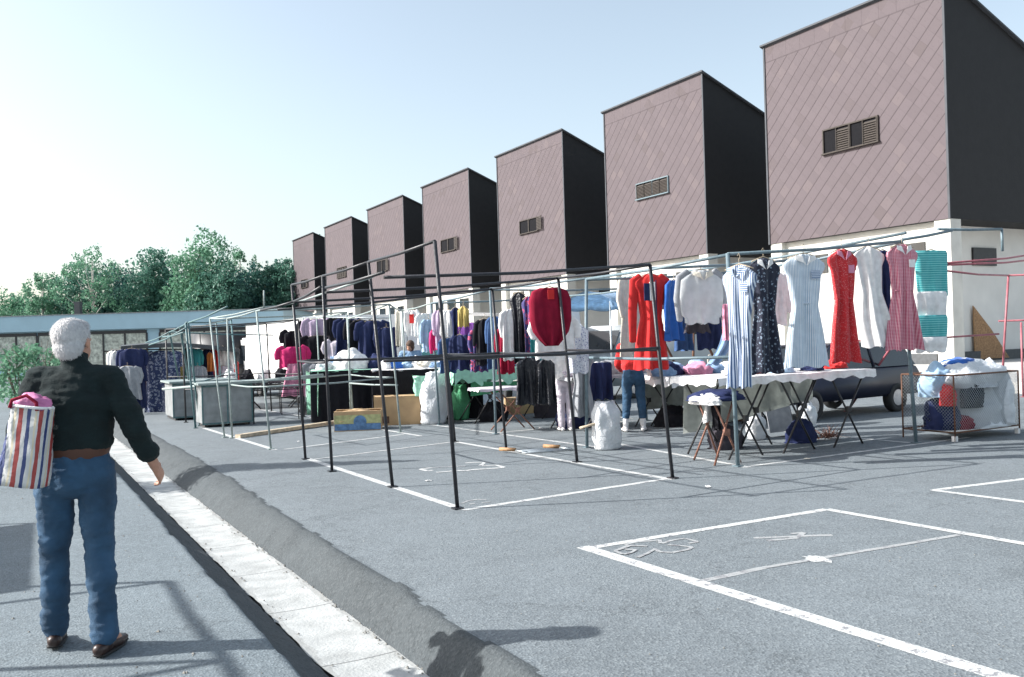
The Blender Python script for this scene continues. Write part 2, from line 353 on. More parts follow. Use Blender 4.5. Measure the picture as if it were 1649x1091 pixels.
for y in YS:
    row=[];kr=[]
    for x in XS:
        z,k=hgt(x,y); row.append(bm.verts.new((x,y,z))); kr.append(k)
    grid.append(row); kinds.append(kr)
for j in range(len(YS)-1):
    for i in range(len(XS)-1):
        f=bm.faces.new((grid[j][i],grid[j][i+1],grid[j+1][i+1],grid[j+1][i]))
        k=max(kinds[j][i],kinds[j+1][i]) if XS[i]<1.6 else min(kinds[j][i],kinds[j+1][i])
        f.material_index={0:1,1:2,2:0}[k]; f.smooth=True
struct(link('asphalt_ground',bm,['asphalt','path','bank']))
# the concrete channel: slabs with joints
bm=bmesh.new()
yv=[-4+.06*i for i in range(int(33/.06))]
prev=None
for i,y in enumerate(yv):
    f=1 if y<26 else max(0,1-(y-26)/6)
    xl=1.465+edge(y,.02,2.2,9); xr=1.94+edge(y,.045,1.9,12); z=gz(y)-DEP*f
    row=[bm.verts.new((xl+(xr-xl)*k/6,y,z-.006*math.sin(PI*k/6)+(.0 if i%42 else -.012))) for k in range(7)]
    if prev:
        for k in range(6): bm.faces.new((prev[k],prev[k+1],row[k+1],row[k])).smooth=True
    prev=row
struct(link('drain_channel',bm,'concrete'))
# painted bay lines ---------------------------------------------------
def strip(bm,a,b,w0,w1=None,lift=.005,n=24,rag=.006):
    a=Vector(a);b=Vector(b);w1=w1 or w0; d=(b-a); d.z=0; d.normalize(); s=V(-d.y,d.x,0); pr=None
    for i in range(n+1):
        t=i/n; c=a.lerp(b,t); w=(w0+(w1-w0)*t)/2
        e1=rag*noise.noise(V(c.x*5,c.y*5,1)); e2=rag*noise.noise(V(c.x*5,c.y*5,7))
        c.z=gz(c.y)+lift*.5+.001
        q=(bm.verts.new(c+s*(w+e1)),bm.verts.new(c-s*(w+e2)))
        if pr: bm.faces.new((pr[0],pr[1],q[1],q[0]))
        pr=q
def lines(name,segs,m='line'):
    bm=bmesh.new()
    for k,s_ in enumerate(segs):
        a,b,w=s_[0],s_[1],s_[2]; strip(bm,a,b,w,lift=.002+.0022*k)
    for f in bm.faces:
        f.normal_update()
        if f.normal.z<0: f.normal_flip()
    return struct(link(name,bm,m))
def g3(x,y): return V(x,y,gz(y))
lines('bay_marking',[(g3(3.77,13.3),g3(3.74,7.8),.10),(G(745,822),G(1078,771),.085),(G(733,712),G(1083,773),.09),(G(501,741),G(733,712),.06)])
lines('bay_marking',[(G(938,881),G(1760,1136),.12),(G(945,884),G(1331,821),.085),(G(1331,821),G(1720,889),.095)])
lines('bay_marking',[(G(1122,938),G(1230,915),.06),(G(1230,915),G(1545,862),.05)],'line_faint')
lines('bay_marking',[(G(1502,790),G(1720,763),.08),(G(1502,790),G(1720,818),.09)])
lines('bay_marking',[(G(978,712),G(1206,753),.09),(G(1195,753),G(1560,705),.075),(g3(11.1,8.3),g3(11.3,13.6),.08)])
lines('bay_marking',[(g3(3.7,15.0),g3(3.62,21.2),.10),(G(458,724),G(650,700),.07),(g3(6.45,15.2),g3(6.4,21),.09)])
lines('bay_marking',[(g3(7.7,11.3),g3(7.6,21),.08),(g3(7.7,14.6),g3(11,14.6),.07),(g3(6.4,21.5),g3(3.6,21.5),.06),(g3(6.4,22),g3(6.3,28),.08),(g3(7.6,22),g3(7.6,30),.08),(g3(11.2,15),g3(11.2,26),.08)])
lines('bay_marking',[(G(1502,1091)+V(3,-1,0),G(1720,1050),.08)])
def paint(name,strokes,ox,oy,k,w,m):
    bm=bmesh.new(); n=0
    for st in strokes:
        pts=[G(ox+x/k,oy+y/k) for x,y in st]
        for a,b in zip(pts,pts[1:]):
            strip(bm,a,b,w,lift=.003+.0003*n,n=5,rag=.010); n+=1
    for f in bm.faces:
        f.normal_update()
        if f.normal.z<0: f.normal_flip()
    return struct(link(name,bm,m))
paint('bay_number',[[(300,150),(370,132),(450,125),(520,118),(530,140),(600,120),(680,110),(760,130),(700,140)],[(570,150),(650,155),(725,165),(700,180),(600,200),(520,195),(490,175),(440,205),(380,230)],[(440,160),(330,155),(240,190),(290,210),(340,200),(370,182),(300,180)]],930,840,3.926,.032,'line_faint')
paint('bay_arrow',[[(1115,107),(1400,95),(1610,87)],[(1200,122),(1400,104)],[(1350,80),(1430,72),(1400,95)]],930,840,3.926,.05,'line_faint')
paint('bay_number',[[(340,300),(260,310),(150,285),(330,260),(640,245),(820,238)],[(820,195),(950,185),(1090,185),(1080,205),(1040,235)],[(1060,238),(1280,225),(1390,262),(1200,275),(900,295),(820,310),(700,305)],[(390,335),(620,315)]],660,725,9.16,.06,'line')
paint('bay_number',[[(760,790),(860,752),(1000,730),(1130,740)],[(880,800),(960,790)],[(1060,780),(1190,770)]],660,725,9.16,.035,'line_faint')
# paint splash on the bay line
bm=bmesh.new(); c0=G(1317,901)
vs=[bm.verts.new((c0.x+(.05+.05*rnd.random())*math.cos(a)*1.0,c0.y+(.07+.08*rnd.random())*math.sin(a),c0.z+.004)) for a in [i*PI/9 for i in range(18)]]
bm.faces.new(vs); struct(link('paint_splash',bm,'line'))
# terrace in front of the towers with its kerb
bm=bmesh.new()
pts=[(21.5,-30),(21.5,130),(60,130),(60,-30)]
lo=[bm.verts.new((x,y,gz(y)-.1)) for x,y in pts]; hi=[bm.verts.new((x,y,gz(y)+.28)) for x,y in pts]
bm.faces.new(hi[::-1])
for i in range(4): bm.faces.new((lo[i],lo[(i+1)%4],hi[(i+1)%4],hi[i]))
recalc(bm); struct(link('paved_terrace',bm,'terrace'))
rg=random.Random(12); bm=bmesh.new()
for k in range(1500):
    y=2.5+22*rg.random()**1.6; q=rg.random()
    if q<.30: x=1.93+rg.gauss(0,.035); z=gz(y)-DEP+.004
    elif q<.34: x=1.50+abs(rg.gauss(0,.03)); z=gz(y)-DEP+.004
    else:
        x=2.3+6*rg.random(); z=gz(y)+.002
        if q<.75: x=-1+2.1*rg.random()
    r_=rg.uniform(.003,.010)*(1.4 if q<.5 else .8)
    pts=[V(x+r_*rg.uniform(.6,1.2)*math.cos(a),y+r_*rg.uniform(.6,1.2)*math.sin(a),z) for a in (0,1.57,3.14,4.71)]
    vs=[bm.verts.new(p) for p in pts]; t_=bm.verts.new((x,y,z+r_*.8))
    for j in range(4): bm.faces.new((vs[j],vs[(j+1)%4],t_))
cm('grit',(.22,.21,.19),.9,var=.5,nscale=3)
o=link('grit',bm,'grit'); o['kind']='stuff'
# ------------------------------------------------------------ TOWERS
XF=33.4; ZB=5.95; ZT=15.93; DEEP=11.0; RS=.41
tower_lab=['nearest brown slate tower at the right edge, two louvred sashes half open','second brown slate tower from the right, pale framed louvred window','third slate tower from the right, small dark open window',
 'fourth slate tower, dark window behind the corner of the black stall frame','fifth slate tower, small dark window left of the black frame posts','sixth slate tower from the right, pale streak down its front','farthest slate tower, smallest, beside the treetops at left']
ys=[22.8,37.42,51.9,66.68,81.3,96.8,111.95]; ye=[32.75,46.85,61.62,76.5,91.5,107.05,121.75]
wins=[(26.06,29.15,9.82,10.95,'half'),(40.54,43.62,9.87,10.83,'shut'),(55.5,58.2,9.45,10.45,'open'),(69.6,72.6,9.5,10.6,'open'),(86.2,89.0,9.0,10.2,'open'),(99.2,102.6,9.4,10.6,'shut'),(115.5,118.2,9.2,10.3,'open')]
def tower(i):
    y0,y1=ys[i],ye[i]
    T_=empty('slate_tower',(XF,y0,gz(y0)+.28),tower_lab[i],'building','towers standing in a row')
    o=V(XF,y0,gz(y0)+.28)
    def part(name,bm,m,parent=T_,sm=False):
        recalc(bm)
        ob=link(name,bm,m,None,sm); ob.parent=parent
        ob.location=-o if parent is T_ else (0,0,0)
        return ob
    zb2=ZT-RS*DEEP
    bm=bmesh.new()
    sec=[(XF,ZB),(XF+DEEP,ZB),(XF+DEEP,zb2),(XF,ZT)]
    a=[bm.verts.new((x,y0,z)) for x,z in sec]; b=[bm.verts.new((x,y1,z)) for x,z in sec]
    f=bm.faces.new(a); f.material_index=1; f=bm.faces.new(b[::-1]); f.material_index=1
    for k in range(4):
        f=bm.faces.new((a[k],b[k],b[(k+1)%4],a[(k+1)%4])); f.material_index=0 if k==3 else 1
    cl=part('cladding',bm,['slate','shaded_side'])
    # roof: thin slab overhanging
    bm=bmesh.new(); ov=.16
    a=[bm.verts.new(p) for p in ((XF-ov,y0-ov,ZT+.0+RS*ov),(XF+DEEP+ov,y0-ov,zb2-RS*ov),(XF+DEEP+ov,y1+ov,zb2-RS*ov),(XF-ov,y1+ov,ZT+RS*ov))]
    b=[bm.verts.new(v.co+V(0,0,.09)) for v in a]; a2=a
    for v in a: v.co.z+=.004
    bm.faces.new(a); bm.faces.new(b[::-1])
    for k in range(4): bm.faces.new((a[k],b[k],b[(k+1)%4],a[(k+1)%4]))
    part('roof',bm,'roof_felt')
    bm=bmesh.new(); box(bm,(XF-.05,y0-.05,ZB-.02),(XF-.003,y0+.045,ZT-.02)); part('corner_trim',bm,'roof_felt'); bm=bmesh.new(); box(bm,(XF-.05,y1-.045,ZB-.02),(XF-.003,y1+.05,ZT-.02)); part('corner_trim',bm,'roof_felt')
    # window
    w0,w1,z0,z1,st=wins[i]
    bm=bmesh.new(); fx=XF-.09; t=.06
    for (p,q) in (((fx,w0,z0),(XF-.003,w0+t,z1)),((fx,w1-t,z0),(XF-.003,w1,z1)),((fx,w0+t,z1-t),(XF-.003,w1-t,z1)),((fx-.06,w0-.05,z0-t),(XF-.003,w1+.05,z0)),((fx+.004,(w0+w1)/2-.05,z0),(XF-.003,(w0+w1)/2+.05,z1-t))): box(bm,p,q)
    wf=part('window',bm,'blue_paint' if i==1 else 'shutter')
    bm=bmesh.new(); box(bm,(XF-.02,w0+t,z0),(XF-.003,w1-t,z1-t)); part('void_sheet',bm,'dark_void',wf)  # flat black sheet stands in for the unlit room behind
    q=(w1-w0)/4
    # which quarters carry a louvred shutter (0 = lowest y = right in view)
    shut={'half':(0,2),'shut':(0,1,2,3),'open':(0,)}[st]
    if st=='open':   # one leaf swung outwards
        bm=bmesh.new()
        for k in range(9):
            zz_=z0+(z1-z0)*(k+.1)/9; box(bm,(fx-.09,w0-.60,zz_),(fx-.06,w0+.02,zz_+(z1-z0)/14))
        box(bm,(fx-.10,w0-.65,z0),(fx-.05,w0-.59,z1)); part('shutter',bm,'shutter',wf)
    else:
        for s in shut:
            a0=w0+t+(w1-w0-2*t)*s/4+.02; a1=a0+(w1-w0-2*t)/4-.04; bm=bmesh.new()
            for k in range(9):
                zz_=z0+.05+(z1-z0-.2)*k/9
                vv=[bm.verts.new(p) for p in ((fx-.01,a0,zz_),(fx-.01,a1,zz_),(XF-.03,a1,zz_+.10),(XF-.03,a0,zz_+.10))]; bm.faces.new(vv)
                vv=[bm.verts.new(p) for p in ((fx-.01,a0,zz_),(fx-.01,a1,zz_),(fx-.01,a1,zz_+.025),(fx-.01,a0,zz_+.025))]; bm.faces.new(vv)
            box(bm,(fx-.02,a0-.03,z0+.01),(XF-.025,a0,z1-t-.01)); box(bm,(fx-.02,a1,z0+.01),(XF-.025,a1+.03,z1-t-.01))
            part('shutter',bm,'shutter',wf)
    # ground floor: white front wall with pillar, recessed side
    zg=gz(y0)+.2
    bm=bmesh.new(); box(bm,(XF+.05,y0+.02,zg),(XF+.75,y0+.75,ZB-.003)); part('pillar',bm,'tower_white'); bm=bmesh.new(); box(bm,(XF+.05,y1-.75,zg),(XF+.75,y1-.02,ZB-.003)); part('pillar',bm,'tower_white')
    bm=bmesh.new(); box(bm,(XF+.35,y0+.75,zg),(XF+.65,y1-.75,ZB-.003)); part('front_wall',bm,'tower_white')
    bm=bmesh.new(); box(bm,(XF+.75,y0+1.6,zg),(XF+DEEP,y0+1.9,ZB-.003)); part('side_wall',bm,'white_wall')
    bm=bmesh.new(); box(bm,(XF+.02,y0+.78,zg),(XF+.345,y1-.78,zg+.5)); box(bm,(XF+.78,y0+1.4,zg),(XF+DEEP,y0+1.597,zg+.5)); part('plinth',bm,'shade_panel')
    bm=bmesh.new(); box(bm,(XF+3.8,y0+1.5,ZB-1.75),(XF+5.5,y0+1.597,ZB-.95)); v=part('vent_opening',bm,'dark_iron')
    for k in range(3):
        bm=bmesh.new(); a0=y0+1.4+k*2.6; box(bm,(XF+.30,a0,ZB-1.7),(XF+.347,a0+1.7,ZB-.8)); part('low_window',bm,'dark_glass')
    return T_
for i in range(7): tower(i)
# white boarded panel and rubbish board under the nearest tower
p0=empty('leaning_board',(34.35,21.5,.0),'raw plywood sheet leaning against the white wall under the nearest tower','board')
bm=bmesh.new()
yb=24.33
vs=[(37.0,yb-.05,.02),(39.2,yb-.25,.02),(38.1,yb-.12,1.35),(37.0,yb-.03,2.4)]
a=[bm.verts.new(V(*v)-V(34.35,21.5,0)) for v in vs]; b=[bm.verts.new(v.co+V(0,-.05,0)) for v in a]
bm.faces.new(a); bm.faces.new(b[::-1])
for k in range(4): bm.faces.new((a[k],b[k],b[(k+1)%4],a[(k+1)%4]))
recalc(bm); link('plywood_sheet',bm,'wood',p0)
bm=bmesh.new()
w=[(34.4,4.7),(37.4,4.7),(37.4,.3),(34.4,3.0)]
# ------------------------------------------------------------ FAR LOW BUILDING (frontal to camera)
fw=V(sT,cT,0); rt=V(cT,-sT,0)
D0=100.0
def fpt(px,d): # lateral coordinate at depth d for a pixel x near the horizon
    return (px-824.5)/FPX*d
lx0,lx1=fpt(-200,D0),fpt(471,D0)-1.2
zc=gz(90)
lb=empty('low_building',fw*D0+rt*((lx0+lx1)/2)+V(0,0,zc),'long flat roofed building of blue grey panels behind the stalls at left','building')
lb.rotation_euler=(0,0,-TH)
Wd=(lx1-lx0)/2; Hb=6.95
bxo('roof_fascia',(-Wd-.4,-.6,Hb-1.75),(Wd+.4,14.4,Hb),'metal_panel',lb)
bxo('wall',(-Wd,-.0,0),(Wd,14,Hb-1.753),'metal_panel',lb)
bxo('roof_edge',(-Wd-.5,-.7,Hb+.003),(Wd+.5,14.5,Hb+.1),'galv_sheet',lb)
bxo('chimney',(fpt(100,D0)-(lx0+lx1)/2,3,Hb+.1),(fpt(109,D0)-(lx0+lx1)/2,3.7,Hb+1.7),'shade_panel',lb)
def wpx(a,b):
    x0=fpt(a,D0)-(lx0+lx1)/2; x1=fpt(b,D0)-(lx0+lx1)/2
    nb=max(1,round((x1-x0)/2.6)); z0=.9; z1=Hb-1.9
    bm=bmesh.new(); box(bm,(x0,-.10,z0),(x1,-.003,z0+.1)); box(bm,(x0,-.14,z1-.35),(x1,-.003,z1))
    for k in range(nb+1):
        xx=x0+(x1-x0)*k/nb; box(bm,(xx-.09,-.12,z0+.1),(xx+.09,-.003,z1-.35))
    for k in range(0,nb):
        xa=x0+(x1-x0)*k/nb+.09; xb=x0+(x1-x0)*(k+1)/nb-.09
        if k%2==1: box(bm,(xa,-.10,z0+1.75),(xb,-.003,z0+1.9))
    wf=link('window',bm,'dark_iron',lb)
    bm=bmesh.new(); box(bm,(x0+.02,-.04,z0+.02),(x1-.02,-.005,z1-.02)); link('curtained_pane',bm,'curtain',wf)
wpx(-180,-70);wpx(-40,60);wpx(62,237);wpx(258,366);wpx(370,448)
# ------------------------------------------------------------ TREES
def leaves(bm,c,r,n,s,rg):
    for _ in range(n):
        d=V(rg.gauss(0,1),rg.gauss(0,1),rg.gauss(0,1)); d.normalize(); d*=rg.random()**.45
        p=c+V(d.x*r[0],d.y*r[1],d.z*r[2])
        a=V(rg.gauss(0,1),rg.gauss(0,1),rg.gauss(0,.7)).normalized(); b_=a.orthogonal().normalized(); b_.rotate(Matrix.Rotation(rg.random()*6.3,3,a))
        k=s*(.5+rg.random()); c_=a.cross(b_)
        bm.faces.new([bm.verts.new(p+b_*k),bm.verts.new(p+c_*k*.55),bm.verts.new(p-b_*k),bm.verts.new(p-c_*k*.55)])
def tree(pos,h,w,label,kind,seed,n=3600,leafs=.28,group='trees behind the low building'):
    rg=random.Random(seed); t=empty('broadleaf_tree' if kind!='birch' else 'birch_tree',pos,label,'tree',group)
    bm=bmesh.new(); top=V(rg.uniform(-.3,.3),rg.uniform(-.3,.3),h*.93)
    tube(bm,[(0,0,-.3),(0.05,0,h*.3),top*.62,top],[h*.022,h*.017,h*.009,h*.002],8)
    lobes=[]
    nl=20 if kind!='birch' else 16
    for i in range(nl):
        f=(i+.5)/nl; z=h*(.22+.74*f) if kind!='birch' else h*(.30+.68*f)
        prof=math.sin(PI*min(1,(f*.80+.16)))**.8
        rr=w*.5*prof*(rg.uniform(.25,.95)); a=i*2.4+rg.uniform(-.5,.5)
        c=V(rr*math.cos(a),rr*math.sin(a),z)
        q=w*(.20 if kind!='birch' else .14)*(.7+.5*rg.random())
        lobes.append((c,(q,q,q*rg.uniform(.75,1.3))))
        tube(bm,[(0,0,z*.7),(c.x*.5,c.y*.5,z*.85),c],[h*.007,h*.004,h*.0015],5)
    recalc(bm); link('trunk',bm,'birch' if kind=='birch' else 'bark',t)
    bm=bmesh.new()
    for c,r_ in lobes:
        leaves(bm,c,r_,n//nl//2,leafs,rg)
        for k in range(4):
            d=V(rg.gauss(0,1),rg.gauss(0,1),rg.gauss(0,1)).normalized()
            leaves(bm,c+V(d.x*r_[0],d.y*r_[1],d.z*r_[2])*1.05,(r_[0]*.4,r_[1]*.4,r_[2]*.4),n//nl//8,leafs*.9,rg)
    if kind!='birch': leaves(bm,V(0,0,h*.45),(w*.33,w*.33,h*.33),n//4,leafs*1.2,rg)
    link('crown',bm,{'a':'leaf_a','b':'leaf_b','c':'leaf_c','birch':'leaf_b'}[kind],t)
    return t
def treepx(px,top_,d,w,label,kind,seed,**k):
    lat=(px-824.5)/FPX*d; u=px-824.5; v=545.5-top_-13; vv=-u*sR+v*cR
    zt=H+vv*d/FPX; pos=fw*d+rt*lat; g=gz(min(pos.y,150)); pos.z=g
    return tree(pos,zt-g,w,label,kind,seed,**k)
TR=[(-60,440,128,12,'wispy birch at the far left edge, above the low roof','birch'),(70,432,125,9,'thin airy birch behind the white haired man, left of the dark chimney','birch'),(30,470,135,13,'low bright bush tree behind the low roof at far left','b'),
(150,396,122,11,'tall loose birch rising just right of the dark chimney','birch'),(128,425,130,12,'rounded dark green tree beneath the tall loose birch','a'),(200,428,134,13,'dense dark tree between the birch and the middle of the tree line','c'),
(250,404,126,11,'feathery topped tree in the middle of the tree line','a'),(285,425,136,13,'dark filler tree behind the middle of the tree line','c'),(328,378,122,12,'tallest bright green tree of the tree line','b'),
(355,425,118,10,'lower leafy tree right of the tallest green tree','a'),(388,392,132,9,'bare topped thin birch above the dark trees','birch'),(392,432,128,13,'dark rounded tree below the thin bare topped birch','c'),(430,428,126,11,'dark green tree near the last slate tower','c'),
(462,412,124,9,'tree touching the left corner of the farthest slate tower','a'),(500,440,150,13,'tree filling the gap behind the farthest slate tower','c')]
for i,(px,tp,d,w,lb_,k) in enumerate(TR): treepx(px,tp,d,w,lb_,k,100+i,n=9500 if k!='birch' else 5200,leafs=.23 if k!='birch' else .17)
treepx(512,372,138,9,'treetop showing over the roof of the farthest slate tower','a',140,group='treetops behind the towers')
treepx(785,283,105,9,'treetop showing between the third and fourth slate towers','b',141,group='treetops behind the towers')
treepx(1222,182,75,9,'treetop just showing beside the roof of the nearest tower','b',142,group='treetops behind the towers')
# shrub left of the man
for (px,py,d,w,h,lb_,sd) in [(78,585,40,2.0,3.0,'bright green shrub behind the collar of the white haired man',61),(30,600,34,2.4,2.6,'green shrub at the left edge of the picture',62)]:
    lat=(px-824.5)/FPX*d; pos=fw*d+rt*lat; pos.z=gz(pos.y); t=empty('shrub',pos,lb_,'shrub','shrubs beside the path'); rg=random.Random(sd)
    bm=bmesh.new()
    for k in range(7): tube(bm,[(0,0,-.05),(rg.uniform(-.5,.5),rg.uniform(-.5,.5),h*.5),(rg.uniform(-.8,.8),rg.uniform(-.8,.8),h*.9)],[.03,.02,.008],5)
    link('stem',bm,'bark',t); bm=bmesh.new()
    for k in range(14): leaves(bm,V(rg.uniform(-.6,.6)*w/2,rg.uniform(-.6,.6)*w/2,h*rg.uniform(.2,.85)),(w*.22,w*.22,h*.16),90,.09,rg)
    link('foliage',bm,'leaf_b',t)
# narrow conifer, unseen and added for its shadow, and stall frames of the next row, beside the path: they throw the shadows that fall across it
def conifer(pos,h,r,label,seed):
    rg=random.Random(seed); t=empty('added_conifer',pos,label,'tree'); bm=bmesh.new(); tube(bm,[(0,0,-.2),(0,0,h*.9)],[.12,.02],8); link('trunk',bm,'bark',t)
    bm=bmesh.new()
    for k in range(40):
        f=k/40; z=h*(.08+.90*f); rr=r*(1-f)**.75*(.6 if f<.05 else 1); a=k*2.4
        for j in range(3): leaves(bm,V(rr*.55*math.cos(a+j*2.1),rr*.55*math.sin(a+j*2.1),z),(rr*.5+.05,rr*.5+.05,.22),60,.05,rg)
    link('crown',bm,'leaf_c',t)
conifer(V(-1.35,15.2,gz(15.2)),4.6,.98,'added narrow conifer out of view at left, throwing a shadow across the lot',5)
# ------------------------------------------------------------ STALL FRAMES
def stall(name,label,m,posts,rails,r=.021,rr=.017,group='stall frames of metal tube',feet=True):
    b=Vector(posts[0][0]); t=empty(name,b,label,'stall frame',group)
    for a,c in posts:
        a=Vector(a);c=Vector(c); bm=bmesh.new(); tube(bm,[a-b,a.lerp(c,.5)-b+V(rnd.uniform(-.012,.012),rnd.uniform(-.012,.012),0),c-b],r,8)
        if feet: box(bm,tuple(a-b+V(-.05,-.05,.004)),tuple(a-b+V(.05,.05,.016)))
        recalc(bm); link('post',bm,m,t)
    for a,c in rails:
        a=Vector(a);c=Vector(c); mid=a.lerp(c,.5)+V(0,0,-.008*(c-a).length); tubeo('rail',[a-b,mid-b,c-b],rr,m,t)
    return t
LN=V(-.02,.30,0)
def pt(x,y,z,lean=None):
    l=LN if lean is None else lean
    return (g3(x,y),V(x,y,0)+l*(z/2.5)+V(0,0,z))
ps=[pt(3.71,7.87,2.56),pt(6.5,7.98,2.37,V(-.03,.28,0)),pt(3.73,9.66,2.52,V(-.06,.42,0)),pt(6.49,9.96,2.36,V(-.02,.33,0))]
tp=[p[1] for p in ps]
stall('stall_frame','nearest black tube stall frame, empty, its tall corner post in front','black_paint',ps,
 [(tp[0],tp[2]),(tp[1],tp[3]),(P(618,447,Y=8.25),tp[1]),(P(525,471,Y=10.0),tp[3]),(P(618,447,Y=8.25)+V(0,0,.05),P(525,469,Y=10.0)+V(0,0,.04)),
  (V(3.71,8.03,1.38),V(6.5,8.14,1.39)),(V(6.5,8.14,1.37),V(6.49,10.12,1.37)),(V(3.73,9.83,1.33),V(6.49,10.14,1.34))])
ps=[pt(3.6,11.54,2.47,V(-.02,.1,0)),pt(6.51,11.98,2.34,V(0,.33,0)),pt(3.72,13.23,2.48,V(-.05,.3,0)),pt(6.46,13.72,2.34,V(-.12,.25,0))]
tp2=[p[1] for p in ps]
stall('stall_frame','black tube stall frame standing empty right behind the nearest one','black_paint',ps,
 [(tp2[0],tp2[2]),(tp2[1],tp2[3]),(P(473,487,Y=11.9),tp2[1]),(P(447,499,Y=13.6),tp2[3]),(V(3.08,10.1,2.22),P(473,486,Y=11.9)),(P(473,486,Y=11.9),P(420,500,X=3.05)),
  (tp[2],tp2[0]),(tp[3],tp2[1]),(V(3.6,11.7,1.33),V(6.51,12.1,1.33)),(V(3.7,13.4,1.3),V(6.46,13.9,1.3)),(V(6.49,10.2,1.34),V(6.51,12.1,1.33)),(V(6.51,12.1,1.33),V(6.46,13.9,1.31)),(V(3.6,11.7,1.30),V(3.7,13.4,1.30))])
# grey-blue dress stall
a,b_=(7.7,8.19),(11.14,8.23)
ps=[(g3(*a),V(7.7,8.26,2.53)),(g3(*b_),V(10.98,8.25,2.78)),(g3(7.55,11.3),V(7.7,11.4,2.44)),(g3(11.1,11.4),V(11.05,11.5,2.6))]
stall('stall_frame','grey blue tube stall frame hung with dresses along its front rail','blue_paint',ps,
 [(V(7.7,8.26,2.52),V(10.98,8.25,2.77)),(V(10.98,8.25,2.79),V(12.05,8.2,2.95)),(V(7.7,8.26,2.51),V(7.7,11.4,2.44)),(V(7.7,11.4,2.43),V(11.05,11.5,2.6)),(V(10.98,8.25,2.76),V(11.05,11.5,2.6)),
  (V(7.7,8.22,1.24),V(7.62,11.35,1.22)),(V(7.7,9.8,2.47),V(11.0,9.9,2.68)),(V(11.15,8.3,2.9),V(11.3,13.2,2.75)),(V(12.3,8.6,3.03),V(13.6,8.4,3.05)),(V(13.6,8.4,3.05),V(13.6,8.4,2.7))],r=.026,rr=.021)
ps=[(g3(7.6,14.37),P(789,467,X=7.75)),(g3(7.72,17.14),P(694,489,X=7.6)),(g3(11.1,14.4),V(11.1,14.5,2.5)),(g3(11.1,17.3),V(11.1,17.4,2.5))]
q0,q1=ps[0][1],ps[1][1]
stall('stall_frame','grey tube stall frame over the sock and shirt tables, behind the empty black frames','blue_paint',ps,
 [(q0,q1),(q0,ps[2][1]),(q1,ps[3][1]),(V(7.7,11.4,2.45),q0+V(0,0,.02)),(V(7.65,14.4,1.2),V(7.7,17.2,1.2)),(ps[2][1],ps[3][1]),(V(7.62,11.4,1.25),V(7.65,14.4,1.22))],r=.024,rr=.019)
# fifth: pale frame over the black-draped tables
ps=[pt(6.46,16.21,2.3,V(-.1,.2,0)),(G(576,662),P(562,527,X=G(576,662).x)),(G(620,700)+V(0,2,0),G(620,700)+V(0,2,2.3)),(G(655,672),G(655,672)+V(0,.1,2.6))]
tt=[p[1] for p in ps]
stall('stall_frame','pale painted thin stall frame around the black draped table and the cardboard boxes','pale_paint',ps,
 [(tt[0],tt[2]),(tt[2],tt[1]),(tt[0],tt[3]),(tt[3],q1),(g3(6.46,16.3)+V(0,0,.93),ps[2][0]+V(0,0,.93)),(ps[2][0]+V(0,0,.93),ps[1][0]+V(0,0,.9)),(ps[2][0]+V(0,0,1.25),ps[1][0]+V(0,0,1.2))],r=.021)
ps=[(g3(3.67,15.14),P(413,501,X=3.67)),(g3(3.6,17.96),P(366,513,X=3.55)),(g3(6.42,18.9),V(6.4,19.1,2.25)),(g3(3.5,18.2),P(338,513,X=3.45)),(g3(6.40,21.2),V(6.4,21.4,2.2))]
tt=[p[1] for p in ps]
stall('stall_frame','pale green thin stall frame over the wooden plank on the ground','pale_paint',ps,
 [(tt[0],tt[1]),(tt[0],P(600,446,X=3.6)),(tt[1],tt[2]),(tt[1],tt[3]),(tt[2],tt[4]),(V(3.67,15.2,.85),V(6.4,16.4,.85)),(V(3.6,18,.85),V(6.4,19,.85)),(tt[0],V(6.4,16.4,2.3)),(V(3.6,18,.8),V(3.67,15.2,.85)),(V(6.4,16.4,.85),V(6.4,19,.85)),(P(425,495,X=3.9),P(425,468,X=3.9)),(P(425,495,X=3.9),tt[3]),(P(425,495,X=3.9),P(470,487,X=5.6))],r=.018,rr=.015)
ps=[(G(322,686),P(303,520,X=3.4)),(G(315,690),P(299,520,X=3.35)),(G(312,664),P(290,527,X=3.3)),(G(296,655),P(273,535,X=3.3)),(G(388,672),P(372,515,X=5.3)),(G(360,660),P(348,520,X=5.3))]
tt=[p[1] for p in ps]
stall('stall_frame','blue green stall frame around the two grey sheet metal cabinets','green_paint',ps,
 [(tt[0],tt[2]),(tt[2],tt[3]),(tt[3],P(235,552,X=3.2)),(tt[0],tt[4]),(tt[2],tt[5]),(tt[4],tt[5]),(tt[0]+V(0,0,-1.45),tt[4]+V(0,0,-1.45)),(tt[0]+V(0,0,.01),tt[1]),(tt[3],P(440,540,Y=tt[3].y)),(tt[0],P(366,494,X=3.55)),(P(300,528,X=3.1),P(240,556,X=3.1)),(P(300,535,X=3.1)+V(0,.3,0),P(262,543,X=3.1))],r=.024,rr=.018)
# far frames behind plank
for k,(px,py,tx,ty) in enumerate([(415,672,402,532),(455,668,445,530),(470,640,464,520)]):
    pass
ps=[(g3(6.35,22.6),V(6.3,22.7,2.2)),(g3(6.35,26.),V(6.3,26.1,2.2)),(g3(3.6,26.5),V(3.6,26.7,2.1)),(g3(3.6,23.6),V(3.6,23.8,2.1))]
tt=[p[1] for p in ps]
stall('stall_frame','dark thin stall frame in front of the long white lorry','dark_iron',ps,[(tt[0],tt[1]),(tt[1],tt[2]),(tt[3],tt[0]),(V(6.35,22.6,.8),V(6.35,26,.75)),(V(6.35,26,.75),V(3.6,26.5,.75)),(V(6.35,22.6,.5),V(3.6,23.6,.5))],r=.022)
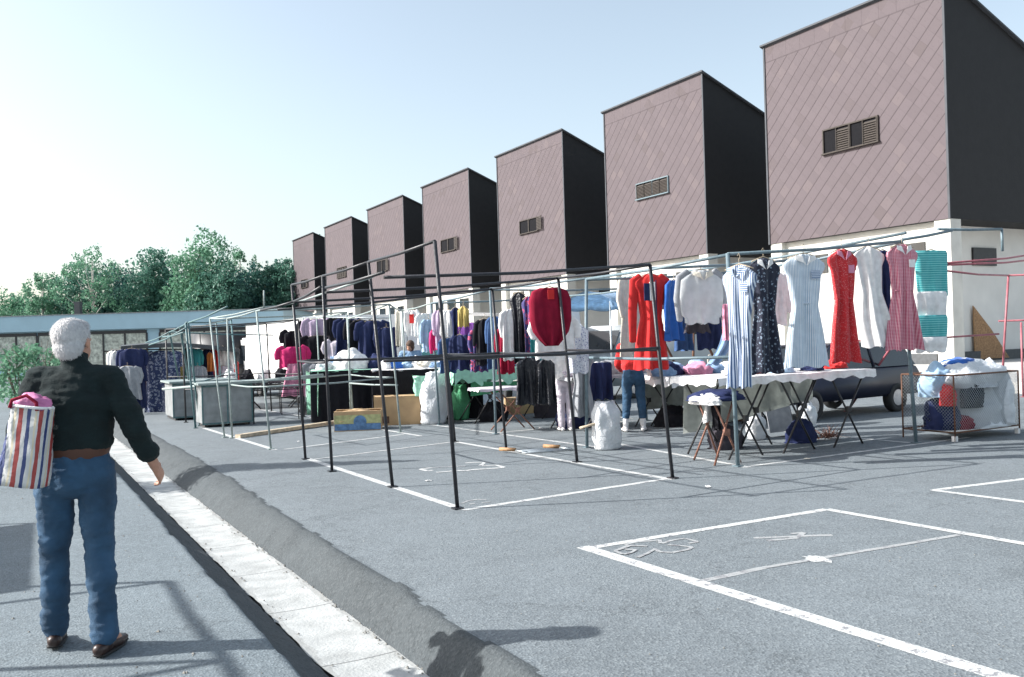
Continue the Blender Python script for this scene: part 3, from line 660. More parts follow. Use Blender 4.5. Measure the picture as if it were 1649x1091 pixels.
# red frame at right edge
ra=G(1612,650); rb=G(1648,640)
ps=[(ra,P(1624,444,X=ra.x)),(rb,rb+V(0,0,1.75)),(ra+V(5,-3,.06),P(1624,444,X=ra.x)+V(5,-3,.1)),(ra+V(-3.4,1.2,-.02),P(1520,436,X=ra.x-3.4))]
stall('stall_frame','rusty red tube stall frame standing empty at the right edge','red_paint',ps,
 [(ra+V(0,0,1.78),ra+V(5,-3,1.85)),(rb+V(0,0,1.5),rb+V(0,0,1.75)),(ra+V(0,0,1.5),ra+V(-3.4,1.2,1.45)),(ps[0][1],ps[3][1]),(ps[0][1],ps[2][1]),(P(1524,424,X=ra.x-3.4),P(1700,404,X=ra.x+2.0)),(P(1524,427,X=ra.x-3.4),P(1700,414,X=ra.x+2.0))],r=.024,rr=.02)
# frames of the row left of the path, outside the photo; their shadows cross the path
ps=[(g3(-2.5,6.55),V(-2.5,6.55,2.4)),(g3(-2.55,8.5),V(-2.55,8.5,2.4)),(g3(-5.2,6.6),V(-5.2,6.6,2.4)),(g3(-5.2,8.7),V(-5.2,8.7,2.4))]
stall('stall_frame','black tube stall frame left of the path, its shadow crossing the asphalt behind the man','black_paint',ps,[(ps[0][1],ps[1][1]),(ps[0][1],ps[2][1]),(ps[1][1],ps[3][1]),(ps[2][1],ps[3][1]),(V(-2.45,2.0,2.4),ps[0][1]),(V(-2.5,6.55,1.2),V(-2.55,8.5,1.2))],r=.03,rr=.028)
t=empty('market_tent',g3(-3.2,8.75),'canvas topped market tent left of the path, its shade falling beside the man','tent')
o0=g3(-3.2,8.75); 
for x,y in ((0,0),(0,3),(-3,0),(-3,3)): tubeo('post',[(x,y,-.02),(x,y,2.35)],.025,'galvanised',t)
bm=bmesh.new(); a=[bm.verts.new(p) for p in ((.02,0,2.36),(.02,3,2.36),(-3.02,3,2.36),(-3.02,0,2.36))]; pk=bm.verts.new((-1.5,1.5,3.0))
for k in range(4): bm.faces.new((a[k],a[(k+1)%4],pk))
bm.faces.new(a[::-1]); link('canvas_roof',bm,'cloth_canvas',t)
# ------------------------------------------------------------ GARMENTS
def interp(pts,t):
    for (a,x),(b,y) in zip(pts,pts[1:]):
        if t<=b: return x+(y-x)*(t-a)/(b-a+1e-9)
    return pts[-1][1]
PROF={'dress':[(0,.06),(.015,.16),(.045,.26),(.09,.275),(.13,.262),(.16,.225),(.3,.20),(.42,.175),(.45,.17),(.7,.24),(1,.30)],
'slim':[(0,.06),(.015,.15),(.05,.235),(.10,.25),(.15,.225),(.2,.20),(.42,.155),(.7,.155),(1,.165)],
'shirt':[(0,.09),(.04,.19),(.12,.26),(.35,.25),(.9,.26),(1,.25)],
'sweater':[(0,.10),(.05,.20),(.15,.28),(.5,.29),(.85,.26),(.9,.22),(1,.22)],
'round':[(0,.15),(.05,.26),(.2,.31),(.55,.31),(.75,.27),(.9,.18),(1,.10)],
'towel':[(0,.24),(.03,.26),(.5,.25),(1,.24)],
'trousers':[(0,.18),(.05,.19),(.3,.22),(1,.20)],
'coat':[(0,.10),(.03,.2),(.08,.26),(.5,.26),(1,.30)],
'skirt':[(0,.16),(.1,.17),(1,.30)]}
def gbody(kind,w,h,seed,sweep=0,thick=.06,fold=.022,swy=0,notch=.0):
    rg=random.Random(seed); pf=PROF[kind]; bm=bmesh.new(); rows=34; cols=22; k=w/.5; ph=rg.random()*6; fq=rg.choice((5,6,7,8))
    rings=[]
    for i in range(rows+1):
        t=i/rows; hw=interp(pf,t)*k; z=-h*t; am=fold*(.3+1.25*t); ring=[]
        th=thick*(.55+.5*math.sin(PI*min(1,t*1.3+.1)))
        for side in (1,-1):
            rng=range(cols+1) if side==1 else range(cols-1,0,-1)
            for j in rng:
                u=-1+2*j/cols
                x=u*hw+sweep*t*t; y=side*th*math.sqrt(max(0,1-u*u))*.9+am*math.sin(u*fq+ph+t*1.4+side*.4)+am*.5*math.sin(u*fq*2.3+ph*2-t*3)+swy*t*t
                zz=z+.016*math.sin(u*9+ph)*t+.03*abs(u)*(1-t)*-1*(1 if t>.02 else 0) - (notch*max(0,1-abs(u)*3.2) if i<3 else 0)
                if kind=='round' : zz=z
                if kind=='trousers' and t>.36 and abs(u)<.10: y*=.2
                ring.append(bm.verts.new((x,y,zz)))
        rings.append(ring)
    n=len(rings[0])
    for a,b in zip(rings,rings[1:]):
        for q in range(n): bm.faces.new((a[q],a[(q+1)%n],b[(q+1)%n],b[q]))
    # close shoulders
    a=rings[0]
    for j in range(cols//2+0):
        pass
    try: bm.faces.new(rings[0])
    except Exception: pass
    if kind in ('round',):
        try: bm.faces.new(rings[-1][::-1])
        except Exception: pass
    recalc(bm)
    return bm
def garment(name,label,cat,kind,m,top,w,h,rz,seed,group='clothes hanging from the stall rails',sleeves=None,collar=None,sweep=0,swy=0,hang=.10,pocket=None,hem=None,belt=None,thick=.045,fold=.028,sm=None,hanger=True,tilt=0):
    """top = world point of the shoulder line"""
    t=link(name,gbody(kind,w,h,seed,sweep,thick,fold,swy),m,None,True); t.location=top; t.rotation_euler=(0,tilt,rz); tag(t,label,cat,group)
    k=w/.5; rg=random.Random(seed+5)
    if sleeves:
        ln,r0=sleeves
        for s in (-1,1):
            x0=s*.22*k; bm=bmesh.new(); pts=[(x0*.75,0,-.04*h if h<.9 else -.05),(x0*1.15,.01,-.10),(x0*1.28+s*.01,.02+rg.uniform(-.02,.02),-.10-ln*.5),(x0*1.26+s*rg.uniform(-.03,.03),rg.uniform(-.03,.03),-.10-ln)]
            limb(bm,pts,[(r0*.9,.035),(r0,.045),(r0*.85,.04),(r0*.7,.03)],side=(1,0,0))
            bm.normal_update(); crumple(bm,.012,9,seed+s); link('sleeve',bm,sm or m,t,True)
    if collar:
        bm=bmesh.new()
        for s in (-1,1):
            vs=[(0.01*s,-thick-.035,-.15),(s*.05,-thick-.02,-.03),(s*.12*k,-thick*.6-.02,-.015),(s*.13*k,-thick*.8-.025,-.075),(s*.05,-thick-.035,-.115)]
            a=[bm.verts.new(v) for v in vs]; b=[bm.verts.new(V(*v)+V(0,.006,0)) for v in vs]; bm.faces.new(a); bm.faces.new(b[::-1])
            for q in range(5): bm.faces.new((a[q],b[q],b[(q+1)%5],a[(q+1)%5]))
        recalc(bm); link('collar',bm,collar,t)
    if pocket:
        bxo('pocket',(.06*k,-thick-.035,-.33),(.16*k,-thick-.022,-.22),pocket,t)
    if belt:
        zb=-h*.435; bm=bmesh.new(); hw=interp(PROF[kind],.435)*k-.012
        limb(bm,[(-hw+.02,-.0,zb),(hw-.02,-.0,zb)],[(.014,thick*.75+.015),(.014,thick*.75+.015)],side=(0,0,1)); link('belt',bm,belt,t,True)
    if hanger:
        bm=bmesh.new(); tube(bm,[(-.2*k,0,-.045),(-.1*k,0,-.01),(0,0,.02),(.1*k,0,-.01),(.2*k,0,-.045)],.008,6)
        tube(bm,[(0,0,.015),(0,0,hang*.55),(.018,0,hang*.8),(0.0,0,hang+.012),(-.018,0,hang*.85)],.004,6); link('hanger',bm,'pale_wood',t)
    return t
def rail_pt(px,py,Y): return P(px,py,Y=Y)
# face the camera roughly: local -y toward viewer => rz about -20..-30deg
F0=-TH*.6
def G_at(px,py,Y): return P(px,py,Y=Y)
garment('striped_dress','blue and white striped shirt dress turned sideways on a hanger at the front corner post','dress','slim','stripe_blue',P(1190,428,Y=8.12),.47,1.50,F0-.9,1,collar='stripe_h',pocket='stripe_h',sweep=-.02,swy=-.05,hang=.14,fold=.03,thick=.08)
garment('floral_dress','navy dress with small pale flowers, between the striped dress and the pale dress','dress','dress','floral_navy',P(1229,416,Y=8.42),.42,1.50,F0,2,collar='cloth_white',fold=.03,hang=.12)
garment('white_blouse','white long sleeved blouse hanging half hidden behind the navy flowered dress','blouse','shirt','cloth_white',P(1252,440,Y=9.2),.42,.75,F0+.4,3,sleeves=(.45,.07))
garment('pale_dress','pale blue finely striped summer dress with a white neckline, beside the red dress','dress','dress','stripe_pale',P(1294,410,Y=8.34),.58,1.50,F0,4,collar='cloth_white',pocket='stripe_h',belt='stripe_pale',fold=.028,hang=.13)
garment('red_dress','bright red dotted dress with a white collar','dress','dress','dots_red',P(1355,402,Y=8.34),.44,1.55,F0+.1,5,collar='cloth_rose',pocket='cloth_rose',belt='dots_red',fold=.035,hang=.13)
garment('white_dress','plain white dress blown sideways, right of the red dress','dress','dress','cloth_white',P(1398,398,Y=8.42),.46,1.42,F0,6,sweep=.17,fold=.03,hang=.12)
garment('navy_dress','dark navy dress hanging behind the gap between the white and the pink dresses','dress','slim','cloth_navy',P(1421,404,Y=8.75),.34,1.42,F0,7,sweep=.05)
garment('pink_dress','pink checked dress with white yoke trim and collar, last dress before the teal knitwear','dress','dress','gingham',P(1452,394,Y=8.22),.48,1.50,F0+.05,8,collar='cloth_white',pocket='cloth_white',belt='gingham',fold=.032,hang=.12)
# teal and white knitted tops pinned one under the other
tk=garment('teal_knit_top','teal ribbed knitted top, uppermost of the pieces at the right end of the rail','knitted top','towel','teal_stripe',P(1499,404,Y=8.35),.53,.66,F0,9,fold=.012,hang=.08)
for (py,h,mm,lb_) in [(470,.42,'cloth_white','white knitted piece hung just below the teal ribbed top'),(508,.36,'teal_stripe','pale teal knitted piece below the white one'),(543,.22,'cloth_white','white knitted piece with a teal band, lowest on the right')]:
    garment('knitted_piece',lb_,'knitted top','towel',mm,P(1499,py,Y=8.30-.02*(py-470)/35),.53,h,F0,py,fold=.012,hanger=False,group='knitwear at the right end of the rail')
# mid group
garment('red_tracksuit','red hooded tracksuit top with navy and white panels, hanging above the bending woman','tracksuit','dress','cloth_red',P(1046,442,Y=11.1),.50,1.5,F0,20,sleeves=(.95,.085),fold=.04,thick=.10,swy=0)
bm=bmesh.new(); 
rt_=bpy.data.objects['red_tracksuit']
bxo('navy_panel',(-.14,-.125,-.42),(-.05,-.105,-.15),'cloth_navy',rt_); bxo('white_panel',(-.05,-.128,-.42),(.04,-.108,-.13),'cloth_white',rt_); bxo('zip',(.05,-.13,-.95),(.06,-.12,-.1),'cloth_navy',rt_)
garment('white_cardigan','long white cardigan hanging left of the red tracksuit','cardigan','coat','cloth_cream',P(1018,446,Y=12.6),.55,1.45,F0+.5,21,sleeves=(.6,.08),fold=.03)
garment('denim_jacket','blue denim jacket hanging right of the red tracksuit','jacket','coat','cloth_blue',P(1085,452,Y=11.0),.46,.95,F0+.8,22,sleeves=(.7,.07),fold=.035)
garment('denim_jacket','faded blue denim jacket with pale cuffs, behind the deep blue one','jacket','coat','cloth_denim',P(1100,450,Y=11.6),.40,1.2,F0+.6,23,sleeves=(.6,.07),fold=.035)
garment('grey_sweater','pale grey melange sweatshirt with a cream neck, hanging open over the jeans heap','sweatshirt','sweater','cloth_grey',P(1128,436,Y=9.95),.62,.78,F0,24,sleeves=(.62,.075),collar='cloth_cream',fold=.015,thick=.09)
bpy.data.objects['grey_sweater'].data.materials[0]=cm('cloth_pale_grey',(.55,.56,.57),.9,var=.1,bump=.3,bscale=160)
garment('dark_skirt','charcoal skirt hanging below the pale grey sweatshirt','skirt','skirt','cloth_charcoal',P(1122,492,Y=10.4),.40,.42,F0,25,hanger=False,group='clothes behind the grey sweatshirt')
garment('navy_trousers','navy trousers hanging behind the pale grey sweatshirt','trousers','trousers','cloth_navy',P(1140,500,Y=10.7),.5,.62,F0,26,hanger=False,group='clothes behind the grey sweatshirt')
garment('pink_scarf','thin pink scarf hanging between the grey sweatshirt and the striped dress','scarf','towel','cloth_rose',P(1168,490,Y=9.4),.09,.5,F0,27,hanger=False,group='clothes behind the grey sweatshirt')
garment('jeans','pale blue jeans hanging at a slant behind the striped dress','jeans','trousers','cloth_pale_denim',P(1176,520,Y=9.6),.26,.6,F0,28,sweep=-.3,hanger=False,group='clothes behind the grey sweatshirt')
garment('crimson_sweater','dark crimson knitted jumper with V neck, hanging before the person in lilac','jumper','round','cloth_crimson',P(885,464,Y=10.35),.48,.80,F0,30,fold=.022,thick=.06,hang=.10)
bxo('neck_insert',(-.045,-.075,-.16),(.045,-.064,-.03),'cloth_red',bpy.data.objects['crimson_sweater'])
garment('floral_blouse','pale blouse with tiny blue flowers hanging right of the crimson jumper','blouse','shirt','floral_white',P(928,522,Y=11.2),.36,.75,F0,31,hanger=False)
garment('grey_coat','grey blue dress hanging low right of the person in lilac','dress','dress','cloth_grey',P(936,570,Y=11.4),.36,.98,F0,32,hanger=False,fold=.03)
garment('dark_trousers','dark glossy trousers hanging low from the stall rail, left of the person in lilac','trousers','coat','plastic_black',P(853,576,Y=11.6),.42,.72,F0,33,hanger=False,fold=.04,group='dark trousers on the low rail')
garment('dark_trousers','narrow dark glossy trousers hanging low, next to the legs of the person in lilac','trousers','coat','plastic_black',P(879,578,Y=11.3),.26,.68,F0,34,hanger=False,fold=.04,group='dark trousers on the low rail')
garment('dark_shawl','dark fringed shawl hanging from the low rail left of the bending woman','shawl','towel','cloth_navy',P(965,584,Y=12.2),.42,.62,F0,35,hanger=False,fold=.04)
# left-middle group
for (px,py,Y,w,h,mm,kind,nm,lb_,cat) in [
 (835,472,13.6,.34,1.25,'plastic_black','slim','black_jacket','shiny black quilted jacket hanging in front of the teal windowed van','jacket'),
 (822,498,14.2,.34,.95,'cloth_white','shirt','white_shirt','white shirt with a grey print beside the shiny black jacket','shirt'),
 (851,478,13.2,.26,1.35,'colour_mix','slim','patterned_dress','narrow dress of red and violet print left of the crimson jumper','dress'),
 (861,488,12.9,.18,1.3,'cloth_teal','towel','teal_scarf','long teal scarf touching the crimson jumper','scarf'),
 (746,494,15.6,.22,.40,'cloth_yellow','shirt','yellow_shirt','small yellow shirt hanging high over the purple one','shirt'),
 (757,520,15.8,.42,.85,'cloth_purple','coat','purple_jacket','purple jacket hanging under the yellow shirt','jacket'),
 (733,496,16.0,.22,.75,'cloth_navy','slim','navy_blouse','navy top left of the yellow shirt','top'),
 (722,500,16.4,.26,.6,'cloth_white','shirt','white_blouse','white top left of the navy top','top'),
 (708,500,16.8,.26,.8,'cloth_lilac','shirt','lilac_blouse','pale lilac top behind the dark front post','top'),
 (780,514,15.2,.34,.9,'cloth_black','coat','black_blouse','black top with a white edge right of the purple jacket','top'),
 (797,510,14.9,.30,1.0,'cloth_denim','coat','blue_jacket','blue jacket left of the light post','jacket'),
 (770,530,15.6,.30,.85,'colour_mix','coat','mottled_jacket','dark red and violet mottled jacket low behind the black top','jacket'),
 (812,530,14.7,.30,.85,'cloth_crimson','coat','crimson_blouse','dark red top behind the white printed shirt','top'),
 (690,515,17.6,.30,.7,'cloth_sky','shirt','blue_blouse','light blue blouse right of the seated vendor','blouse'),
 (683,505,18.3,.34,.7,'cloth_white','shirt','white_blouse','white blouse hanging right behind the vendor','blouse'),
 (664,500,20,.32,.62,'cloth_white','shirt','white_child_shirt','white shirt with a red print hanging above the vendor','shirt'),
 (650,502,21,.18,.9,'cloth_white','towel','white_towel','long white cloth hanging left above the vendor','cloth'),
 (641,502,21.5,.16,.9,'cloth_cream','towel','cream_towel','long cream cloth hanging farthest left above the vendor','cloth'),
 (705,530,17.0,.26,.45,'cloth_pink','shirt','pink_blouse','small bright pink top deep in the stall behind the dark front post','top'),
 (740,540,15.9,.34,.7,'cloth_navy','coat','dark_jacket','dark blue jacket low in the stall below the navy top','jacket'),
 (720,545,16.2,.30,.7,'cloth_denim','coat','denim_shirt','denim shirt low in the stall beside the dark front post','shirt'),
 (785,545,15.4,.36,.6,'cloth_navy','coat','navy_coat','navy coat low behind the mottled jacket','coat')]:
    garment(nm,lb_,cat,kind,mm,P(px,py,Y=Y),w,h,F0+rnd.uniform(-.5,.5),px,fold=.03,group='clothes packed in the middle stall',sleeves=(.4,.05) if kind in('coat','shirt') and w>.24 else None)
bxo('print',(-.05,-.12,-.32),(.06,-.10,-.1),'cloth_red',bpy.data.objects['white_child_shirt'])
# dark jackets on the rack in front of white lorry / left stall
for (px,py,Y,w,h,mm,nm,lb_) in [
 (600,517,22.3,.75,1.2,'cloth_navy','dark_coat','dark blue coat at the right end of the coat rack'),
 (580,516,23.0,.7,1.15,'cloth_black','black_coat','black coat in the middle of the coat rack'),
 (562,514,23.6,.7,1.2,'cloth_navy','dark_coat','navy coat left of the black coat on the rack'),
 (622,528,22.0,.5,1.15,'cloth_navy','dark_coat','slanting navy coat hanging beyond the end of the rack'),
 (546,512,25.0,.6,.9,'cloth_black','black_jacket','black jacket high on the rack above the jeans customer'),
 (512,514,26.0,.8,.72,'cloth_lilac','lilac_shirt','dusty lilac t-shirt spread high on the rack'),
 (512,541,25.9,.95,.9,'cloth_black','black_shirt','wide black t-shirt hung under the lilac one'),
 (512,584,25.4,.75,1.0,'cloth_grey','grey_blouse','pale grey knitted top hung under the black t-shirt'),
 (493,518,26.6,.4,.8,'cloth_black','black_jacket','black jacket left of the lilac t-shirt')]:
    garment(nm,lb_,'clothing','coat' if 'coat' in nm or 'jacket' in nm else 'shirt',mm,P(px,py,Y=Y),w,h,F0,px+3,sleeves=(.4,.09),fold=.04,thick=.09,group='clothes on the coat rack')
 
for (px,py,Y,w,h,mm,kd,nm,lb_) in [
 (473,533,26.4,.62,.62,'cloth_black','shirt','black_blouse','black blouse hung above the bright pink t-shirt'),
 (471,559,26.0,.78,.62,'cloth_pink','shirt','pink_shirt','bright pink t-shirt against the end of the white lorry'),
 (476,586,25.9,.72,.95,'cloth_rose','skirt','rose_skirt','rose pink skirt hung under the bright pink t-shirt'),
 (544,549,24.8,.70,.60,'cloth_pale_lilac','shirt','lilac_shirt','pale lilac loose shirt hung over a pair of blue jeans'),
 (545,574,24.7,.62,1.0,'cloth_pale_denim','trousers','blue_jeans','blue jeans hung under the pale lilac loose shirt')]:
    garment(nm,lb_,'clothing',kd,mm,P(px,py,Y=Y),w,h,F0,px+3,sleeves=(.25,.11) if kd=='shirt' else None,fold=.04,thick=.1,hanger=False,group='clothes on the coat rack')
garment('ribbed_top','white ribbed top spread behind the lower half of the crimson jumper','top','shirt','cloth_white',P(893,510,Y=10.9),.60,.62,F0,36,hanger=False,fold=.02,sleeves=(.2,.08))
# far left clothing stall under the dark canopy
for (px,py,Y,w,h,mm,nm,lb_) in [
 (262,565,29.5,1.0,2.0,'floral_blue','patterned_dress','long blue patterned dress, longest garment of the far left stall'),
 (212,562,29.0,.75,1.0,'cloth_navy','navy_coat','navy coat at the left end of the far left stall'),
 (205,590,28.6,.7,1.0,'cloth_grey','grey_shirt','grey blue shirt hung low below the navy coat'),
 (193,564,30,.6,1.1,'cloth_white','white_shirt','white shirt partly behind the navy coat'),
 (180,566,31,.35,.9,'cloth_cream','cream_shirt','cream shirt just right of the man with white hair'),
 (290,572,30,.3,1.1,'cloth_yellow','yellow_jacket','yellow jacket right of the long patterned dress'),
 (310,562,29.8,.5,1.15,'cloth_teal','teal_jacket','teal jacket with wide sleeves in the far left stall'),
 (318,590,29.4,.42,.9,'cloth_grey','grey_bag','grey jacket in front of the teal one'),
 (333,562,30.0,.35,1.3,'cloth_navy','sports_jacket','navy sports jacket right of the teal one'),
 (343,562,30.2,.3,1.3,'cloth_red','sports_jacket','red sports jacket next to the navy one'),
 (338,568,29.7,.2,.6,'cloth_orange','orange_shirt','small orange shirt between the sports jackets'),
 (359,562,30.2,.6,.7,'cloth_white','white_shirt','white shirt with a navy band at the right end of the far left stall'),
 (359,590,30.1,.55,.8,'cloth_pale_lilac','lilac_shirt','pale lilac shirt under the white one with a navy band'),
 (374,578,30.5,.4,1.2,'cloth_red','red_coat','red coat at the right end of the far left stall'),
 (238,570,31,.35,1.4,'cloth_brown','brown_coat','dark brown coat left of the long patterned dress'),
 (225,600,29,.3,1.1,'cloth_navy','navy_trousers','navy trousers under the navy coat')]:
    garment(nm,lb_,'clothing','coat',mm,P(px,py,Y=Y),w,h,F0-.1,px+9,sleeves=(.4,.07) if w>.4 else None,fold=.04,thick=.09,group='clothes in the far left stall')
# ------------------------------------------------------------ canopy of the far left stall
cpos=g3(5,30.5); t=empty('market_canopy',cpos,'low dark curved canopy over the far left clothing stall','canopy')
bm=bmesh.new(); pr=None; n=24
for i in range(n+1):
    u=i/n; px=195+(385-195)*u; py=558-7*math.sin(PI*u)+ (4*u)
    a=P(px,py,Y=29.2)-cpos; b2=P(px,py,Y=29.2)-cpos+V(.3,3.4,.05)
    row=[bm.verts.new(p) for p in (a,b2,b2-V(0,0,.13),a-V(0,0,.13))]
    if pr:
        for k in range(4): bm.faces.new((pr[k],row[k],row[(k+1)%4],pr[(k+1)%4]))
    pr=row
recalc(bm); link('canopy_sheet',bm,'shade_panel',t)
for px in (205,300,380): 
    a=P(px,560,Y=29.4); tubeo('pole',[V(a.x,a.y,gz(a.y))-cpos,a-cpos],.03,'dark_iron',t)
bxo('back_sheet',tuple(P(232,566,Y=33)-cpos-V(0,0,1.6)),tuple(P(290,566,Y=33)-cpos+V(0,.05,0)),'cloth_yellow',t)
tubeo('hanging_rail',[P(180,564,Y=29.8)-cpos,P(385,562,Y=29.8)-cpos],.02,'dark_iron',t)
# coat rack rail
t=empty('coat_rack',G(560,668),'long tube coat rack between the white lorry and the black draped table','rack')
b0=G(560,668); pa=P(488,513,Y=26.5)-b0; pb=P(628,514,Y=22.2)-b0
tubeo('rail',[pa+V(0,0,.03),pb+V(0,0,.03)],.02,'galvanised',t)
for p in (pa,pb,(pa+pb)/2): tubeo('leg',[V(p.x,p.y,gz(b0.y+p.y)-b0.z),V(p.x,p.y,p.z+.03)],.018,'galvanised',t)
# ------------------------------------------------------------ TABLES
def table(name,label,c,L,W,z,rz,top='cloth_white',cloth=None,drop=.12,legs='x',legm='dark_iron',nx=2,scal=True,group='market tables',drape_m=None):
    t=empty(name,V(c[0],c[1],gz(c[1])),label,'table',group,rz); zt=z-gz(c[1])
    bm=bmesh.new(); box(bm,(-L/2,-W/2,zt-.04),(L/2,W/2,zt-.01)); link('tabletop',bm,'pale_wood',t)
    # cloth: top sheet with a scalloped / draped edge
    bm=bmesh.new(); nx_,ny_=max(20,int(L*14)),10; ov=.03; rows=[]
    def bump(x,y): return .010*noise.noise(V(x*3,y*3,c[0]))
    prof=[(-W/2-ov*1.2,-drop),(-W/2-ov,-drop*.5),(-W/2-ov*.8,0)]+[(-W/2+W*k/ny_,0) for k in range(ny_+1)]+[(W/2+ov*.8,0),(W/2+ov,-drop*.5),(W/2+ov*1.2,-drop)]
    for i in range(nx_+1):
        x=-L/2-ov+(L+2*ov)*i/nx_; row=[]
        for (y,dz) in prof:
            w_=math.sin(x*9+c[1])*.5+.5*math.sin(x*21+c[0])
            d=dz*(1+(.35*w_ if scal else .1*w_)); yy_=y+(math.copysign(.03*w_*abs(dz)/max(drop,.01),y) if dz else 0)
            row.append(bm.verts.new((x,yy_,zt+.004+d+(bump(x,y) if not dz else 0))))
        rows.append(row)
    for a,b in zip(rows,rows[1:]):
        for k in range(len(prof)-1): bm.faces.new((a[k],a[k+1],b[k+1],b[k]))
    # ends
    for row,s in ((rows[0],-1),(rows[-1],1)):
        ed=[]
        for k in range(3,3+ny_+1):
            v=row[k]; ed.append((v,bm.verts.new(v.co+V(s*.02,0,-drop*(1+.2*math.sin(k*2.))))))
        for (a,a2),(b,b2) in zip(ed,ed[1:]): bm.faces.new((a,a2,b2,b))
    recalc(bm); link('tablecloth_sheet',bm,top,t,True)
    if drape_m:   # front cloth to the ground
        for nm,y in (('front_drape',-W/2-.05),):
            bm=bmesh.new(); pr=None
            for i in range(60):
                x=-L/2-.04+(L+.08)*i/59; f=.022*math.sin(x*13)+.012*math.sin(x*31)
                row=[bm.verts.new((x,y-f*(j/6),zt-.01-(zt-.04)*j/6)) for j in range(7)]
                if pr:
                    for j in range(6): bm.faces.new((pr[j],row[j],row[j+1],pr[j+1]))
                pr=row
            for s in (-1,1):
                pr=None
                for i in range(14):
                    yy_=-W/2-.05+(W+.1)*i/13; f=.015*math.sin(yy_*17)
                    row=[bm.verts.new((s*(L/2+.045)+f*(j/6),yy_,zt-.01-(zt-.04)*j/6)) for j in range(7)]
                    if pr:
                        for j in range(6): bm.faces.new((pr[j],row[j],row[j+1],pr[j+1]))
                    pr=row
            link(nm,bm,drape_m,t,True)
    elif legs=='x':
        for i in range(nx):
            x=-L/2+L*(i+.5)/nx; hw=min(.46,L/nx*.42)
            for y in (-W/2+.06,W/2-.06):
                tubeo('leg',[(x-hw*.8,y,zt-.05),(x+hw*.8,y+.02,0)],.014,legm,t)
                bm=bmesh.new(); tube(bm,[(x+hw*.8,y-.03,zt-.05),(x-hw*.8,y-.03,0)],.014); box(bm,(x-.035,y-.045,zt*.5-.05),(x+.035,y-.0,zt*.5+.03)); recalc(bm); link('leg',bm,legm,t)
    return t
# white-clothed dress table
table('market_table','long trestle table with a scalloped white cloth under the dresses',(9.35,9.15),2.9,.95,.95,-.02,nx=3,drop=.10)
table('market_table','folding table heaped with jeans beside the striped dress',(11.4,12.85),2.7,1.1,.78,.0,nx=2,drop=.16,scal=True)
table('market_table','table at which the bending woman searches, left of the jeans table',(9.9,14.1),2.4,1.2,.8,.05,nx=2,drop=.06,top='cloth_grey')
# cloths hanging behind the tables (windbreak)
def hangcloth(name,label,a,b,z0,z1,m,sag=.05,group=None,slant=0):
    a=Vector(a);b=Vector(b); t=bmesh.new(); L=(b-a).length; d=(b-a).normalized(); s=V(-d.y,d.x,0); n=max(16,int(L*12)); pr=None
    for i in range(n+1):
        u=i/n; rows=[]
        for j in range(9):
            v=j/8; f=.03*math.sin(u*L*9+1)+.02*math.sin(u*L*17+v*2)
            lo=z0+slant*u
            rows.append(t.verts.new(d*L*u+s*(f*(.3+v))+V(0,0,z1-sag*math.sin(PI*u)*(1-v)-(z1-lo)*v)))
        if pr:
            for j in range(8): t.faces.new((pr[j],rows[j],rows[j+1],pr[j+1]))
        pr=rows
    for f in t.faces: f.smooth=True
    r=bmesh.ops.solidify(t,geom=t.faces[:],thickness=.006)
    o=link(name,t,m,None,True); o.location=a; return tag(o,label,'cloth',group)
hangcloth('canvas_sheet','grey canvas sheet hanging behind the legs of the dress table',(8.2,9.75,0),(10.75,9.75,0),.12,.90,'cloth_canvas',slant=.35)
hangcloth('canvas_sheet','grey canvas sheet hanging behind the jeans table',(10.4,13.55,0),(13.2,13.55,0),.1,.72,'cloth_canvas',slant=.1)
# ------------------------------------------------------------ HEAPS: individual crumpled garments
def heap(label,c,w,d,h,seed,m,name='crumpled_garment',group='clothes lying in heaps on the tables',cat='garment',rz=0):
    bm=bmesh.new(); bmesh.ops.create_icosphere(bm,subdivisions=4,radius=1)
    o_=V(seed*1.37,seed*.71,seed*2.3)
    for v in bm.verts:
        p=v.co.copy(); k=1+.28*noise.noise(p*1.4+o_)+.16*(1-2*abs(noise.noise(p*3.1+o_)))+.05*noise.noise(p*8+o_)
        v.co=Vector((p.x*w/2*k,p.y*d/2*k,max(0,(p.z*.75+.25))*h*k if p.z>-.3 else 0))
        if p.z<=-.3: v.co.z=0; v.co.x*=1.15; v.co.y*=1.15
    bmesh.ops.remove_doubles(bm,verts=bm.verts[:],dist=.0005); recalc(bm)
    o=link(name,bm,m,None,True); o.location=c; o.rotation_euler=(0,0,rz); return tag(o,label,cat,group)
cols=['white','pale_denim','navy','denim','rose','sky','red','cream','grey','pale_lilac','black','teal','blue','crimson']
colname={'white':'white','pale_denim':'pale denim','navy':'navy blue','denim':'dark denim','rose':'rose pink','sky':'sky blue','red':'bright red','cream':'cream','grey':'grey','pale_lilac':'pale lilac','black':'black','teal':'teal','blue':'royal blue','crimson':'crimson'}
hs=31
def heaps(cx,cy,L,W,z,n,cs,where,hh=.12,rz=0,sz=.42):
    global hs
    used={}
    size=['large','small','flat','bulky','narrow','crumpled','twisted']
    for i in range(n):
        hs+=1; rg=random.Random(hs); u=(i+.5)/n-.5; x=u*L+rg.uniform(-.05,.05); y=rg.uniform(-.35,.35)*W
        c=cs[i%len(cs)]; k=used.get(c,0); used[c]=k+1
        X=cx+x*math.cos(rz)-y*math.sin(rz); Y=cy+x*math.sin(rz)+y*math.cos(rz)
        lab='%s %s garment lying on %s%s'%(size[k%7],colname[c],where,'' )
        heap(lab,V(X,Y,z),sz*rg.uniform(.8,1.25),sz*rg.uniform(.7,1.1),hh*rg.uniform(.7,1.5),hs,'cloth_'+c,rz=rg.random()*3)
heaps(11.4,12.85,2.5,.9,.79,18,['pale_denim','white','navy','denim','pale_denim','rose','white','navy','sky'],'the jeans table beside the striped dress',.15)
